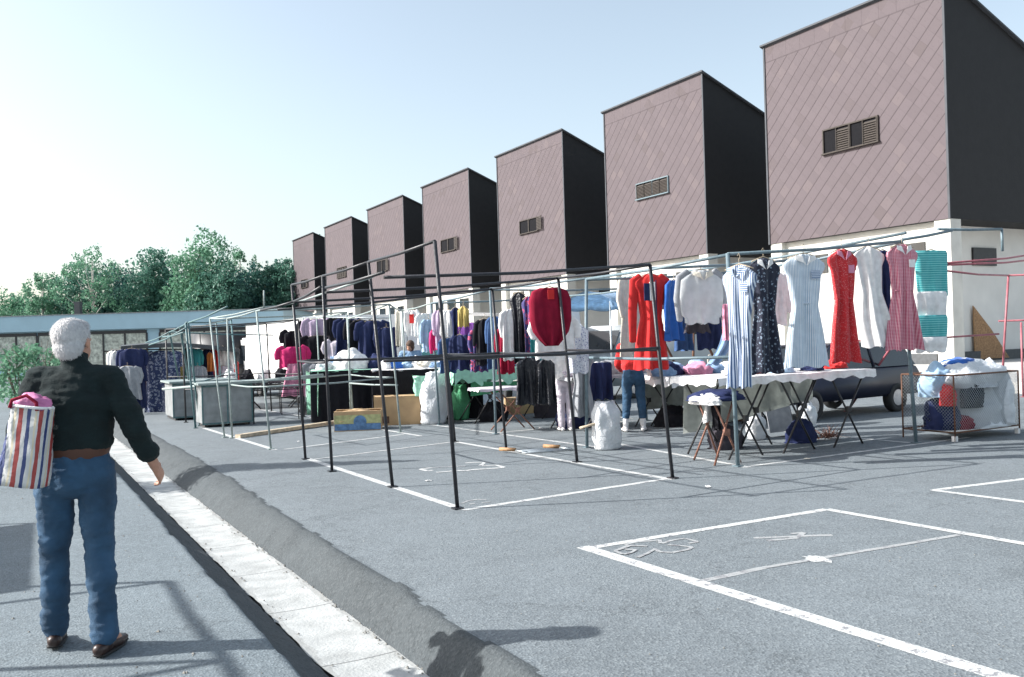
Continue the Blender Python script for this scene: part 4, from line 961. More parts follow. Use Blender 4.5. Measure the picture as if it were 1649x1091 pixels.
heaps(9.6,9.2,2.4,.6,.965,7,['white','red','sky','cream','navy'],'the white clothed dress table',.08,sz=.34)
heaps(9.8,14.0,2.2,.9,.81,12,['white','pale_lilac','navy','rose','white','grey','black'],'the table of the bending woman',.22)
# white-black trouser hanging over edge of jeans table
garment('striped_trousers','black and white trousers hanging over the corner of the jeans table','trousers','trousers','cloth_white',P(1146,628,Y=8.9),.32,.42,F0+.3,71,hanger=False,group='clothes on the jeans table',sweep=-.05)
garment('black_stocking','narrow black cloth dangling from the corner of the jeans table','cloth','towel','cloth_black',P(1152,640,Y=8.8),.10,.42,F0+.3,72,hanger=False,group='clothes on the jeans table')
# small stand crossing legs by the corner post (rusty)
t=empty('folding_stand',G(1170,748),'rusty crossed leg folding stand beside the grey corner post','stand'); b0=G(1170,748)
for a,b in (((-.20,0,.0),(.16,.02,.80)),((.24,-.0,0),(-.16,.03,.80)),((-.06,.55,0),(.34,.50,.8)),((.36,.55,0),(-.0,.50,.8))): tubeo('leg',[a,b],.014,'rust_paint',t)
bxo('hinge_plate',(-.02,-.01,.36),(.07,.03,.44),'rust_paint',t)
tubeo('top_bar',[(-.16,.03,.8),(-.0,.50,.8)],.012,'rust_paint',t); tubeo('top_bar',[(.16,.02,.8),(.34,.5,.8)],.012,'rust_paint',t)
heap('navy and black garments piled on the rusty folding stand',b0+V(.08,.25,.80),.62,.6,.12,501,'cloth_navy',group=None)
heap('white cloth slipping off the rusty folding stand',b0+V(-.12,.2,.76),.3,.45,.12,502,'cloth_white',group=None)
tag(tubeo('guy_string',[(7.84,8.3,gz(8.3)+.01),(7.72,8.28,1.2)],.005,'cloth_white'),'white guy string tied down the grey corner post','string')
# ------------------------------------------------------------ items under the tables
b0=G(1262,704); t=empty('folding_chair',b0,'folded black tube chair with a grey fabric seat lying under the dress table','chair'); 
def rrect(w,h,r,y=0):
    pts=[]
    for cx,cz,a0 in ((w/2-r,h-r,0),(-w/2+r,h-r,90),(-w/2+r,r,180),(w/2-r,r,270)):
        for k in range(5): a=R(a0+k*22.5); pts.append(V(cx+r*math.cos(a),y,cz+r*math.sin(a)))
    return pts+[pts[0]]
for nm,(w,h,y,tl) in {'frame_outer':(.62,.58,0,.12),'frame_inner':(.5,.52,.06,.3)}.items():
    bm=bmesh.new(); tube(bm,[p+V(0,p.z*tl,0) for p in rrect(w,h,.09,y)],.013,8); link('tube_frame',bm,'dark_iron',t)
bm=bmesh.new(); box(bm,(-.2,.03,.08),(.22,.05,.52)); 
for v in bm.verts: v.co.y+=v.co.z*.2
link('fabric_seat',bm,'cloth_grey',t)
t.rotation_euler=(0,R(-4),F0)
def sack(name,label,c,w,d,h,seed,m,neck=.3,group=None,cat='bag',lean=(0,0)):
    bm=bmesh.new(); n=28; rows=22; rg=random.Random(seed); o_=V(seed,seed*2,0); R_=[]
    for i in range(rows+1):
        t=i/rows; pf=math.sin(PI*min(1,t*.62+.22))**.6 if t<.8 else None
        if t<.06: pf=.75+t*3
        if t>=.8: k=(t-.8)/.2; pf=math.sin(PI*(.8*.62+.22))**.6*(1-k)+neck*k*(1+.4*k)
        ring=[]
        for j in range(n):
            a=2*PI*j/n; rr=1+.17*noise.noise(V(math.cos(a)*1.5,math.sin(a)*1.5,t*3)+o_)+.07*(1-2*abs(noise.noise(V(math.cos(a)*4,math.sin(a)*4,t*4)+o_)))+max(0,t-.35)*(.20*math.sin(a*7+t*2)+.10*math.sin(a*13+seed))
            ring.append(bm.verts.new((w/2*pf*rr*math.cos(a)+lean[0]*t*t,d/2*pf*rr*math.sin(a)+lean[1]*t*t,h*t+(.03*math.sin(a*3+seed) if t>.95 else 0))))
        R_.append(ring)
    for a,b in zip(R_,R_[1:]):
        for k in range(n): bm.faces.new((a[k],a[(k+1)%n],b[(k+1)%n],b[k]))
    bm.faces.new(R_[0][::-1]); bm.faces.new(R_[-1]); recalc(bm)
    o=link(name,bm,m,None,True); o.location=c; return tag(o,label,cat,group)
sack('plastic_bag','bulging white plastic bag standing on the painted line near the bending woman',G(978,724),.44,.38,.70,1,'plastic_white',.45,lean=(-.02,0))
tag(tubeo('cardboard_tube',[G(978,724)+V(-.15,-.05,.42),G(978,724)+V(-.42,.1,.34)],.02,'pale_wood'),'pale stick poking out of the bulging white plastic bag','stick')
sack('plastic_bag','small white plastic bag left of the folded chair under the table',G(1218,708),.3,.3,.40,2,'plastic_white',.2)
sack('plastic_bag','rounded white bag behind the crossed legs of the dress table',G(1322,690)+V(0,.3,0),.32,.3,.42,3,'plastic_white',.3)
sack('plastic_bag','tall white plastic sack left of the green one, in front of the black drapes',G(700,683),.62,.5,1.12,4,'plastic_white',.5,lean=(.12,0))
sack('plastic_bag','green plastic bag standing beside the tall white sack',G(742,676),.42,.4,.78,5,'plastic_green',.5)
sack('plastic_bag','white plastic bag hanging in front of the black drape',V(*(P(653,640,Y=19)-V(0,0,.3))),.42,.2,.55,6,'plastic_white',.6)
sack('plastic_bag','mint green plastic bag hung on the table edge left of the tall dark post',V(*(P(679,622,Y=17.8)-V(0,0,.22))),.36,.2,.42,7,'cloth_mint',.8)
heap('grey plastic sack lying on its side under the mint clothed table',G(775,662),.95,.55,.42,8,'plastic_grey',name='plastic_sack',cat='sack',group=None)
heap('royal blue bundle beside the tall white sack',G(668,668),.30,.25,.28,9,'cloth_blue',name='cloth_bundle',cat='bundle',group=None)
heap('dark grey bundle beside the legs of the person in lilac',G(884,664),.4,.3,.3,10,'cloth_grey',name='cloth_bundle',cat='bundle',group=None)
heap('round dark stone grey sack beside the grey cabinet',G(390,672),.5,.45,.5,11,'cloth_charcoal',name='cloth_sack',cat='sack',group=None)
for (x,y,w_,h_,c_,nm,lb_,ct) in [(8.9,9.7,.5,.3,'charcoal','cloth_bundle','dark bundle on the ground behind the folded chair','bundle'),(10.2,9.5,.45,.32,'navy','cloth_bundle','navy bundle on the ground at the right end of the dress table','bundle'),(10.7,13.1,.6,.34,'black','cloth_sack','black sack on the ground under the left end of the jeans table','sack'),
  (11.6,13.0,.7,.3,'charcoal','cloth_sack','charcoal sack under the middle of the jeans table','sack'),(12.3,12.9,.5,.36,'brown','cloth_sack','brown sack under the right end of the jeans table','sack'),(9.3,14.3,.7,.4,'navy','cloth_sack','navy sack on the ground beyond the bending woman','sack'),
  (9.0,17.1,.6,.4,'black','cloth_sack','black sack on the ground under the mint clothed table','sack'),(10.4,17.0,.7,.45,'charcoal','cloth_sack','charcoal sack behind the grey plastic one under the mint clothed table','sack'),(7.0,23.5,.8,.4,'black','cloth_sack','black sack on the ground below the dusty lilac shirt','sack'),(7.9,22.6,.8,.4,'charcoal','cloth_sack','charcoal sack on the ground below the coat rack','sack')]:
    heap(lb_,V(x,y,gz(y)),w_,w_*.8,h_,int(x*31+y*7),'cloth_'+c_,name=nm,cat=ct,group='dark bundles added under the stalls, deepening the shade')  # dark clutter, added also to deepen the shade under the stalls
# dry plants in a basket
b0=G(1335,708); t=empty('dried_plant',b0,'bundle of dry brown twigs lying under the dress table','plant'); rg=random.Random(3); bm=bmesh.new()
for k in range(110):
    a=rg.random()*6.3; l=rg.uniform(.1,.24); e=rg.uniform(-.1,1.1); p=V(rg.uniform(-.16,.16),rg.uniform(-.08,.08),.02+rg.random()*.04)
    q=p+V(math.cos(a)*math.cos(e),math.sin(a)*math.cos(e),math.sin(e))*l; q.z=max(q.z,.01); tube(bm,[p,(p+q)/2+V(0,0,.015),q],[.004,.003,.002],4)
link('twigs',bm,'rust_paint',t)
# wire cage of goods
b0=V(11.62,7.95,gz(8.2)); t=empty('wire_cage',b0,'wire mesh cage packed with bags and clothes, right of the dress stall','cage'); cw,cd,cz=1.55,.85,.95; z0=.13
bm=bmesh.new()
for x,y in ((0,0),(cw,0),(0,cd),(cw,cd)): tube(bm,[(x,y,0),(x,y,cz)],.012,8)
for z in (z0,cz):
    for a,b in (((0,0),(cw,0)),((cw,0),(cw,cd)),((cw,cd),(0,cd)),((0,cd),(0,0))): tube(bm,[(a[0],a[1],z),(b[0],b[1],z)],.012,8)
link('cage_frame',bm,'dark_wood',t)
bm=bmesh.new(); st=.05
def mesh_wall(o_,d,L):
    n=int(L/st)
    for k in range(-int((cz-z0)/st),n):
        for sgn in (1,-1):
            a=k*st if sgn==1 else (k+int((cz-z0)/st))*st; b=a+sgn*(cz-z0); za,zb=z0,cz
            def clip(a,b,za,zb):
                if a<0: f=(0-a)/(b-a); a,za=0,za+(zb-za)*f
                if a>L: f=(L-a)/(b-a); a,za=L,za+(zb-za)*f
                if b<0: f=(0-a)/(b-a); b,zb=0,za+(zb-za)*f
                if b>L: f=(L-a)/(b-a); b,zb=L,za+(zb-za)*f
                return a,b,za,zb
            if (a<0 and b<0) or (a>L and b>L): continue
            a,b,za,zb=clip(a,b,za,zb)
            if abs(a-b)<.02: continue
            tube(bm,[o_+d*a+V(0,0,za),o_+d*b+V(0,0,zb)],.0022,3)
mesh_wall(V(0,0,0),V(1,0,0),cw); mesh_wall(V(cw,0,0),V(0,1,0),cd); mesh_wall(V(0,0,0),V(0,1,0),cd)
link('wire_mesh',bm,'galvanised',t)
for i,(x,y) in enumerate(((.02,.02),(cw-.02,.02))): bxo('foot',(x-.03,y-.03,0),(x+.03,y+.03,.08),'white_paint',t)
for (x,y,z,w,d,h,mm,lb_) in [(.98,.40,.14,1.12,.74,.74,'plastic_white','big translucent white bag filling the right half of the wire cage'),(.85,.42,.74,1.35,.75,.38,'plastic_white','white cloth bulging over the top of the wire cage'),(.72,.42,1.02,.55,.4,.14,'cloth_blue','bright blue cloth lying on top of the wire cage'),
  (.62,.14,.45,.42,.2,.42,'cloth_black','black garment pressed against the front mesh of the cage'),(.22,.35,.15,.5,.5,.42,'cloth_navy','navy bundle in the lower left of the wire cage'),(.42,.2,.15,.4,.3,.18,'cloth_crimson','dark red garment at the bottom of the wire cage'),
  (.14,.2,.5,.2,.2,.28,'cloth_red','red garment at the left corner of the wire cage'),(.25,.45,.62,.5,.4,.42,'cloth_sky','grey bag at the top left of the wire cage'),(1.32,.35,.15,.55,.65,.75,'plastic_white','pale bag in the right corner of the wire cage')]:
    heap(lb_,b0+V(x,y,z),w,d,h,int(x*100+z*70),mm,name='stuffed_bag' if 'bag' in lb_ else 'crumpled_garment',group='goods in the wire cage',cat='bag' if 'bag' in lb_ else 'garment')
# folded metal thing with wooden handles on the ground
b0=G(880,728); t=empty('folded_rack',b0,'folded tube rack with wooden handles lying flat behind the black frame','rack',rz=F0+.1)
for x in (-.42,.28):
    tubeo('wooden_handle',[(x-.22,.30,.05),(x-.03,.10,.05)],.028,'wood',t)
    tubeo('side_tube',[(x-.05,.12,.04),(x+.08,-.10,.03)],.016,'galvanised',t)
for k in range(7):
    y=-.10+k*.05; tubeo('cross_tube',[(-.40,y,.02+.002*(k%2)),(.40,y+.01,.02+.002*(k%2))],.010,'galvanised',t)
# wooden plank / kerb board on the ground
a=G(383,706); b=G(541,684); t=bmesh.new(); d=(b-a); L=d.length; box(t,(0,-.07,.0),(L,.07,.07)); 
o=link('wooden_plank',t,'pale_wood'); o.location=a; o.rotation_euler=(0,0,math.atan2(d.y,d.x)); tag(o,'long weathered wooden plank lying on the ground between the empty frames','plank')
for k,(px,py,c,lb_) in enumerate([(690,775,'white','small white paper scrap inside the nearest empty bay'),(1140,785,'white','white scrap of paper between the two marked bays'),(1300,740,'cream','cream paper scrap in front of the dress table'),(480,712,'white','torn paper scrap near the wooden plank'),(870,690,'white','crumpled white paper near the folded rack')]):
    bm=bmesh.new(); n=7; gr=[[bm.verts.new(((i-3)*.012,(j-3)*.009,.006+.018*abs(noise.noise(V(i*.6,j*.6,k*3))))) for i in range(n)] for j in range(n)]
    for i in range(n-1):
        for j in range(n-1): bm.faces.new((gr[j][i],gr[j][i+1],gr[j+1][i+1],gr[j+1][i]))
    o=link('paper_scrap',bm,'cloth_'+c); o.location=G(px,py); o.rotation_euler=(0,0,k); tag(o,lb_,'litter','scraps of paper on the asphalt')
# cardboard boxes
def carton(name,label,c,w,d,h,rz,m='cardboard',cat='box',open_=False,band=None):
    t=empty(name,c,label,cat,None,rz); bm=bmesh.new(); th=.006
    for a,b in (((-w/2,-d/2,0),(w/2,-d/2+th,h)),((-w/2,d/2-th,0),(w/2,d/2,h)),((-w/2,-d/2+th,0),(-w/2+th,d/2-th,h)),((w/2-th,-d/2+th,0),(w/2,d/2-th,h)),((-w/2+th,-d/2+th,0),(w/2-th,d/2-th,th))): box(bm,a,b)
    link('carton_wall',bm,m,t)
    if open_:
        bm=bmesh.new(); box(bm,(-w/2,-d/2-.001,h+.002),(w/2,-d/2+.1,h+.008)); box(bm,(-w/2,d/2-.1,h+.002),(w/2,d/2,h+.008)); link('flap',bm,m,t)
    else: bxo('lid',(-w/2-.002,-d/2-.002,h+.001),(w/2+.002,d/2+.002,h+.008),m,t)
    return t
t=carton('cardboard_box','large plain cardboard box beside the printed fruit box',G(640,683),1.0,.6,.62,F0-.05)
bxo('dark_hole',(-.33,-.306,.05),(-.18,-.301,.2),'cloth_brown',t)
t=carton('fruit_box','low open fruit box printed blue and yellow green, beside the large cardboard box',G(578,692),.95,.62,.40,F0-.1,open_=True)
cm('print_yellow',(.42,.42,.20),.7,var=.3,nscale=12); cm('print_blue',(.10,.20,.36),.7,var=.35,nscale=14); cm('print_white',(.62,.6,.55),.7)
bxo('printed_band',(-.47,-.316,.02),(.47,-.311,.15),'print_blue',t); bxo('printed_band',(-.47,-.3155,.155),(.47,-.311,.33),'print_yellow',t)
bm=bmesh.new(); bmesh.ops.create_cone(bm,cap_ends=True,segments=24,radius1=.13,radius2=.13,depth=.006,matrix=Matrix.Translation(V(.05,-.320,.19))@Matrix.Rotation(PI/2,4,'X')); link('round_emblem',bm,'print_blue',t)
bm=bmesh.new()
for k in range(7): box(bm,(-.44+k*.065,-.3185,.18),(-.41+k*.065,-.3165,.30))
for k in range(4): box(bm,(.22+k*.065,-.3185,.18),(.25+k*.065,-.3165,.30))
bm.free()
bxo('end_panel',(-.482,-.30,.03),(-.477,.30,.38),'print_white',t)
heap('brown goods piled inside the open fruit box',t.location+V(0,0,.2),.8,.5,.22,91,'cardboard',name='packing_paper',cat='packing paper',group=None)
carton('cardboard_box','small cardboard box behind the rusty crossed legs, under the low dark trousers',G(838,666),.62,.5,.38,F0+.3)
carton('cardboard_box','tiny brown box behind the tall white sack',G(690,668)+V(-.1,.4,0),.34,.3,.28,F0)
# small low table with rusty x legs (820,620)
table('folding_table','small folding table with rusty crossed legs behind the light grey post',V(8.25,14.9,0),1.5,.6,.62,-.1,top='cloth_pale_lilac',nx=1,legm='rust_paint',drop=.05)
table('market_table','table with a mint green cloth and white goods, right of the black drapes',(9.6,17.2),3.1,1.2,.92,-.15,top='cloth_mint',nx=2,drop=.28)
hangcloth('green_tarp','creased bright green tarp sagging under the mint clothed table',(8.3,16.75,0),(9.9,16.5,0),.35,.68,'plastic_green',slant=.15)
heaps(9.6,17.2,2.8,.9,.93,12,['white','cream','teal','white','pale_lilac','crimson','sky','red'],'the mint clothed table',.2)
t=table('market_table','black draped vendor table covered with small white goods',(8.2,18.9),2.4,1.1,.93,-.35,top='cloth_white',drape_m='cloth_black',drop=.03)
heaps(8.2,18.9,2.0,.8,.94,9,['white','blue','sky','white','cream','pale_denim'],'the black draped vendor table',.16,rz=-.35,sz=.3)
t=table('market_table','black draped table with a mint corner cloth, beside the fruit box',(6.95,20.4),1.9,1.1,.93,-.3,top='cloth_mint',drape_m='cloth_black',drop=.05)
hangcloth('mint_cloth','mint green cloth with dark drawing hanging over the end of the black draped table',V(6.0,20.0,0),V(5.95,20.9,0),-.12,.93,'cloth_mint')
heap('big rolled white blanket on the black draped table',V(6.85,20.3,.94),.75,.6,.42,301,'cloth_white',name='rolled_blanket',cat='blanket',group=None)
heap('small white and red parcel left of the rolled blanket',V(6.3,20.5,.94),.4,.4,.2,302,'plastic_white',name='parcel',cat='parcel',group=None)
heap('dark blue bundle right of the rolled white blanket',V(7.5,20.1,.93),.55,.5,.3,303,'cloth_navy',name='cloth_bundle',cat='bundle',group=None)
# far tables with shoes/pots in front of lorry
table('market_table','low far table of dark goods in front of the long white lorry',(6.9,27.8),3.2,.9,.45,-.2,top='cloth_charcoal',nx=2,drop=.05)
for k in range(6): heap(['white pot shaped parcel at the left end of the low far table','dark parcel second from the left on the low far table','white parcel in the middle of the low far table','black parcel right of the middle of the low far table','small navy parcel near the right end of the low far table','pale parcel at the right end of the low far table'][k],V(5.6+k*.5,28.0-k*.12,.46),.36,.36,.34,400+k,['cloth_white','cloth_black','cloth_white','cloth_black','cloth_navy','cloth_cream'][k],name='parcel',cat='parcel',group='parcels on the low far table')
# empty wire shelves
def wire_table(label,c,L,W,z,rz=0):
    t=empty('wire_table',g3(c[0],c[1]),label,'table','empty wire tables',rz); bm=bmesh.new()
    for y in (-W/2,W/2): tube(bm,[(-L/2,y,z),(L/2,y,z)],.014,6); tube(bm,[(-L/2,y,z-.14),(L/2,y,z-.14)],.010,6)
    for k in range(9): x=-L/2+L*k/8; tube(bm,[(x,-W/2,z),(x,W/2,z)],.008,6)
    link('wire_top',bm,'dark_iron',t)
    for x in (-L/2+.05,L/2-.05):
        for y in (-W/2,W/2): tubeo('leg',[(x,y,0),(x*.97,y,z)],.013,'dark_iron',t)
wire_table('empty dark wire table in front of the long white lorry',(5.6,24.6),1.4,.8,.85,-.2)
wire_table('empty dark wire table beside the wooden plank',(5.4,21.6),1.2,.8,.8,-.2)
# ------------------------------------------------------------ cabinets
def cabinet(label,x0,x1,y0,y1,h,lid=None):
    z=gz(y0); t=empty('metal_cabinet',V(x0,y0,z),label,'cabinet','sheet metal market cabinets')
    w=x1-x0; d=y1-y0; bxo('body',(0,0,.08),(w,d,h-.02),'galv_sheet',t,.01)
    bm=bmesh.new()
    for a,b in (((-.015,-.015,.06),(.02,-.002,h)),((w-.02,-.015,.06),(w+.015,-.002,h)),((.02,-.015,h-.05),(w-.02,-.002,h)),((.02,-.015,.06),(w-.02,-.002,.1)),((w/2-.015,-.014,.1),(w/2+.015,-.002,h-.05))): box(bm,a,b)
    link('door_frame',bm,'green_paint',t)
    bxo('worktop',(-.1,-.12,h),(w+.35,d+.1,h+.05),'pale_paint',t,.006)
    for x in (.05,w-.1): bxo('foot',(x,.05,0),(x+.05,d-.05,.078),'dark_iron',t)
cabinet('grey sheet metal cabinet with a pale worktop, the nearer one',3.62,4.75,21.3,22.2,.98)
cabinet('grey sheet metal cabinet with a pale worktop, the farther one behind it',3.45,4.75,24.6,26.1,.98)
# long pale board across
tag(tubeo('pale_pole',[P(262,627,Y=24.0),P(520,604,Y=19.5)],.03,'pale_paint'),'long pale pole lying level across the cabinets and the green frame','pole')
# ------------------------------------------------------------ VEHICLES
def wheel(parent,x,y,z,r,w=.2,ax='y'):
    bm=bmesh.new(); rot=Matrix.Rotation(PI/2,4,'X') if ax=='y' else Matrix.Rotation(PI/2,4,'Y')
    pts=[(r*.62,-w/2),(r*.93,-w/2),(r,-w*.32),(r,w*.32),(r*.93,w/2),(r*.62,w/2)]; n=28; rings=[]
    for k in range(n):
        a=2*PI*k/n; rings.append([bm.verts.new(V(x,y,z)+(rot.to_3x3()@V(p[0]*math.cos(a),p[0]*math.sin(a),p[1]))) for p in pts])
    for k in range(n):
        a,b=rings[k],rings[(k+1)%n]
        for j in range(6): bm.faces.new((a[j],a[(j+1)%6],b[(j+1)%6],b[j]))
    recalc(bm); o=link('wheel',bm,'rubber',parent,True)
    bm=bmesh.new(); bmesh.ops.create_cone(bm,cap_ends=True,segments=24,radius1=r*.62,radius2=r*.55,depth=w*.9,matrix=Matrix.Translation(V(x,y,z))@rot); recalc(bm); link('rim',bm,'chrome',o)
def car(label,pos,rz,m,estate=False,L=4.2,W=1.65,Hh=1.4,cat='car'):
    t=empty('parked_car',pos,label,cat,None,rz); bm=bmesh.new()
    pr=[(-L/2,.35),(-L/2-.05,.6),(-L/2+.05,.85),(-L/2+.9,.95),(L/2-.7 if not estate else L/2-.1,.95),(L/2,.82),(L/2+.05,.6),(L/2,.35)]
    for s in (1,): 
        a=[bm.verts.new((x,-W/2+(.04 if z>.9 else 0),z)) for x,z in pr]; b=[bm.verts.new((x,W/2-(.04 if z>.9 else 0),z)) for x,z in pr]
        bm.faces.new(a); bm.faces.new(b[::-1])
        for k in range(len(pr)): bm.faces.new((a[k],b[k],b[(k+1)%len(pr)],a[(k+1)%len(pr)]))
    recalc(bm); bmesh.ops.bevel(bm,geom=bm.edges[:],offset=.04,segments=3,affect='EDGES'); link('body',bm,m,t,True)
    x1,x2,x3,x4=-L/2+.9,-L/2+1.55,(L/2-.35 if estate else L/2-1.2),(L/2-.08 if estate else L/2-.65)
    bm=bmesh.new(); a=[bm.verts.new(p) for p in ((x1,-W/2+.06,.94),(x4,-W/2+.06,.94),(x3,-W/2+.2,Hh),(x2,-W/2+.2,Hh))]; b=[bm.verts.new((v.co.x,-v.co.y,v.co.z)) for v in a]
    bm.faces.new(a); bm.faces.new(b[::-1])
    for k in range(4): bm.faces.new((a[k],b[k],b[(k+1)%4],a[(k+1)%4]))
    recalc(bm); link('glazing',bm,'dark_glass',t)
    bm=bmesh.new(); box(bm,(x2-.05,-W/2+.19,Hh-.01),(x3+.05,W/2-.19,Hh+.03)); bmesh.ops.bevel(bm,geom=bm.edges[:],offset=.015,segments=2,affect='EDGES'); link('roof',bm,m,t)
    for x,z0_,z1_ in ((x1,0,0),((x2+x3)/2,0,0)): 
        tubeo('roof_pillar',[(x if x!=x1 else x1,-W/2+.055,.95),((x if x!=x1 else x2),-W/2+.19,Hh)],.025,m,t)
    for x in (-L/2+.75,L/2-.8):
        for y in (-W/2+.08,W/2-.08): wheel(t,x,y,.3,.3,.18)
    for y in (-.55,.55):
        bxo('headlight',(-L/2-.07,y-.15,.58),(-L/2-.02,y+.15,.74),'chrome',t); bxo('tail_light',(L/2+.0,y-.15,.6),(L/2+.06,y+.15,.74),'cloth_red',t)
    bxo('bumper',(-L/2-.12,-W/2+.05,.36),(-L/2-.04,W/2-.05,.48),'chrome',t,.02); bxo('bumper',(L/2+.04,-W/2+.05,.36),(L/2+.12,W/2-.05,.48),'chrome',t,.02)
    return t
car('dark blue estate car parked behind the dress stall, seen under the table',V(14.2,12.6,gz(12.6)),R(4),cm('car_navy',(.008,.011,.028),.4,var=.1),True)
def van(label,pos,rz,L=4.6,W=1.8,Hh=2.3,m='white_paint',glass='teal_glass'):
    t=empty('parked_van',pos,label,'van',None,rz)
    pr=[(-L/2,.4),(-L/2-.02,1.0),(-L/2+.15,1.3),(-L/2+.55,2.0),(-L/2+.85,Hh),(L/2-.15,Hh),(L/2,Hh-.35),(L/2,.4)]
    bm=bmesh.new(); a=[bm.verts.new((x,-W/2+(.08 if z>1.3 else 0),z)) for x,z in pr]; b=[bm.verts.new((v.co.x,-v.co.y,v.co.z)) for v in a]
    bm.faces.new(a); bm.faces.new(b[::-1])
    for k in range(len(pr)): bm.faces.new((a[k],b[k],b[(k+1)%len(pr)],a[(k+1)%len(pr)]))
    recalc(bm); bmesh.ops.bevel(bm,geom=bm.edges[:],offset=.07,segments=3,affect='EDGES'); link('body',bm,m,t,True)
    # windscreen, side and rear windows set just proud
    bm=bmesh.new(); vs=[bm.verts.new(p) for p in ((-L/2+.17,-W/2+.2,1.36),(-L/2+.17,W/2-.2,1.36),(-L/2+.52,W/2-.24,1.98),(-L/2+.52,-W/2+.24,1.98))]
    for v in vs: v.co+=V(-.03,0,.015)
    bm.faces.new(vs); link('windscreen',bm,glass,t)
    for x0,x1 in ((-L/2+.75,-L/2+1.6),(-L/2+1.8,-L/2+2.8),(-L/2+3.0,L/2-.4)):
        for s in (-1,1): bxo('side_window',(x0,min(s*(W/2-.075),s*(W/2-.06)),1.4),(x1,max(s*(W/2-.075),s*(W/2-.06)),1.95),glass,t)
    bxo('rear_window',(L/2+.002,-W/2+.25,1.4),(L/2+.02,W/2-.25,1.95),glass,t)
    for y in (-.6,.6): bxo('headlight',(-L/2-.06,y-.13,.75),(-L/2-.02,y+.13,.95),'chrome',t,.01)
    bxo('bumper',(-L/2-.12,-W/2+.03,.42),(-L/2-.03,W/2-.03,.58),'dark_iron',t,.02)
    for x in (-L/2+.8,L/2-.9):
        for y in (-W/2+.1,W/2-.1): wheel(t,x,y,.33,.33,.2)
    return t
van('white van with teal tinted glass parked behind the packed clothes stall',V(13.2,22.0,gz(22)),R(70),Hh=2.75)
van('pale van parked left behind the clothes, roof above the yellow shirt',V(12.0,27.5,gz(27)),R(80),Hh=2.2)
cm('car_grey',(.30,.33,.35),.35,var=.06)
car('light grey car parked behind the vendor in denim',V(12.0,33.0,gz(33)),R(85),M['car_grey'])
# grey box trailer/camper behind red suit
van('large grey camper van parked behind the wooden clothes rack',V(17.5,22.0,gz(21)),R(10),L=6.0,W=2.0,Hh=2.15,m='grey_wall',glass='dark_glass')
# long white lorry
lo=empty('white_lorry',V(8.0,26.0,gz(28)),'long white sided lorry parked behind the pink shirted customer','lorry'); ln=10.6
bxo('box_body',(0,0,.55),(2.4,ln,2.82),'white_paint',lo,.03); bxo('chassis',(.3,.2,.3),(2.1,ln-.2,.548),'dark_iron',lo)
for y in (2.0,3.1,8.6):
    for x in (.12,2.28): wheel(lo,x,y,.42,.42,.24,ax='x')
bxo('side_rail',(-.02,.02,.56),(-.001,ln-.02,.64),'galvanised',lo)
bxo('roof_rim',(-.015,-.015,2.75),(-.001,ln,2.835),'galvanised',lo)
bxo('cab',(.1,ln+.15,.5),(2.3,ln+2.0,2.3),'white_paint',lo,.08)
bxo('cab_window',(.08,ln+.7,1.35),(.097,ln+1.7,2.0),'dark_glass',lo)
bxo('tail_light',(.1,-.03,.6),(.35,-.002,.72),'cloth_red',lo)
# dark van back at px 375-400
dv=van('black van standing left of the long white lorry',V(7.7,39.3,gz(39)),R(90),L=3.6,W=2.6,Hh=2.75,m='dark_iron',glass='dark_glass')
# ------------------------------------------------------------ awnings, wooden rack
def awning(label,p,L,W,z,m,rz=0,drop=.2,tilt=.1):
    t=empty('awning',V(p[0],p[1],gz(p[1])),label,'awning','cloth awnings of the stalls',rz); zz_=z-gz(p[1])
    bm=bmesh.new(); rows=[]; n=20
    for i in range(n+1):
        x=-L/2+L*i/n; s=-.05*abs(math.sin(i*PI/5))
        rows.append([bm.verts.new((x,y,zz_+tz+s)) for y,tz in ((-W/2-.02,-drop*(1+.2*math.sin(x*9))),(-W/2,0),(-W/4,tilt*.6),(0,tilt),(W/4,tilt*.6),(W/2,0),(W/2+.02,-drop))])
    for a,b in zip(rows,rows[1:]):
        for k in range(6): bm.faces.new((a[k],a[k+1],b[k+1],b[k]))
    bmesh.ops.solidify(bm,geom=bm.faces[:],thickness=.008); link('awning_cloth',bm,m,t,True)
    for x in (-L/2+.03,L/2-.03):
        for y in (-W/2+.03,W/2-.03): tubeo('pole',[(x,y,0),(x,y,zz_-.06)],.02,'galvanised',t)
awning('pale blue cloth awning behind the crimson jumper',(14.2,18.6),3.6,1.8,2.45,'cloth_sky',.1,tilt=.25)
awning('white cloth awning far behind the dark coat rack',(11.5,31.5),3.2,2.4,2.35,'cloth_white',0)
awning('cream and yellow awning behind the black stall frames',(14.0,38.0),4.5,2.6,2.6,'cloth_cream',.0)
awning('long white awning along the foot of the far towers',(20.0,55.0),6,3.0,2.6,'cloth_white',1.4)
awning('white awning beneath the third slate tower',(22,44.0),5,3.0,2.9,'cloth_white',1.2)
b0=V(12.9,16.2,gz(16)); t=empty('wooden_rack',b0,'brown wooden crossed leg clothes rack in front of the grey camper','rack')
for a,b in (((0,0,1.85),(.75,.1,.75)),((1.0,0,.75),(1.15,.1,2.0)),((1.15,.0,2.05),(2.0,.1,.75)),((.0,.12,.7),(2.2,.12,.78)),((-.1,-.05,1.82),(2.4,0,1.9)),((.75,.1,.75),(.7,.1,0)),((2.0,.1,.75),(2.1,.1,0))): tubeo('wooden_bar',[a,b],.03,'dark_wood' if a[2]!=1.82 else 'wood',t)
for (x,z,r_) in ((1.42,1.55,.1),(1.48,1.1,.11)):
    bm=bmesh.new(); bmesh.ops.create_uvsphere(bm,u_segments=16,v_segments=10,radius=1,matrix=Matrix.Translation(V(x,-.06,z))@Matrix.Diagonal((r_*.7,.03,r_*1.5,1))); link('white_disc',bm,'cloth_cream',t,True)
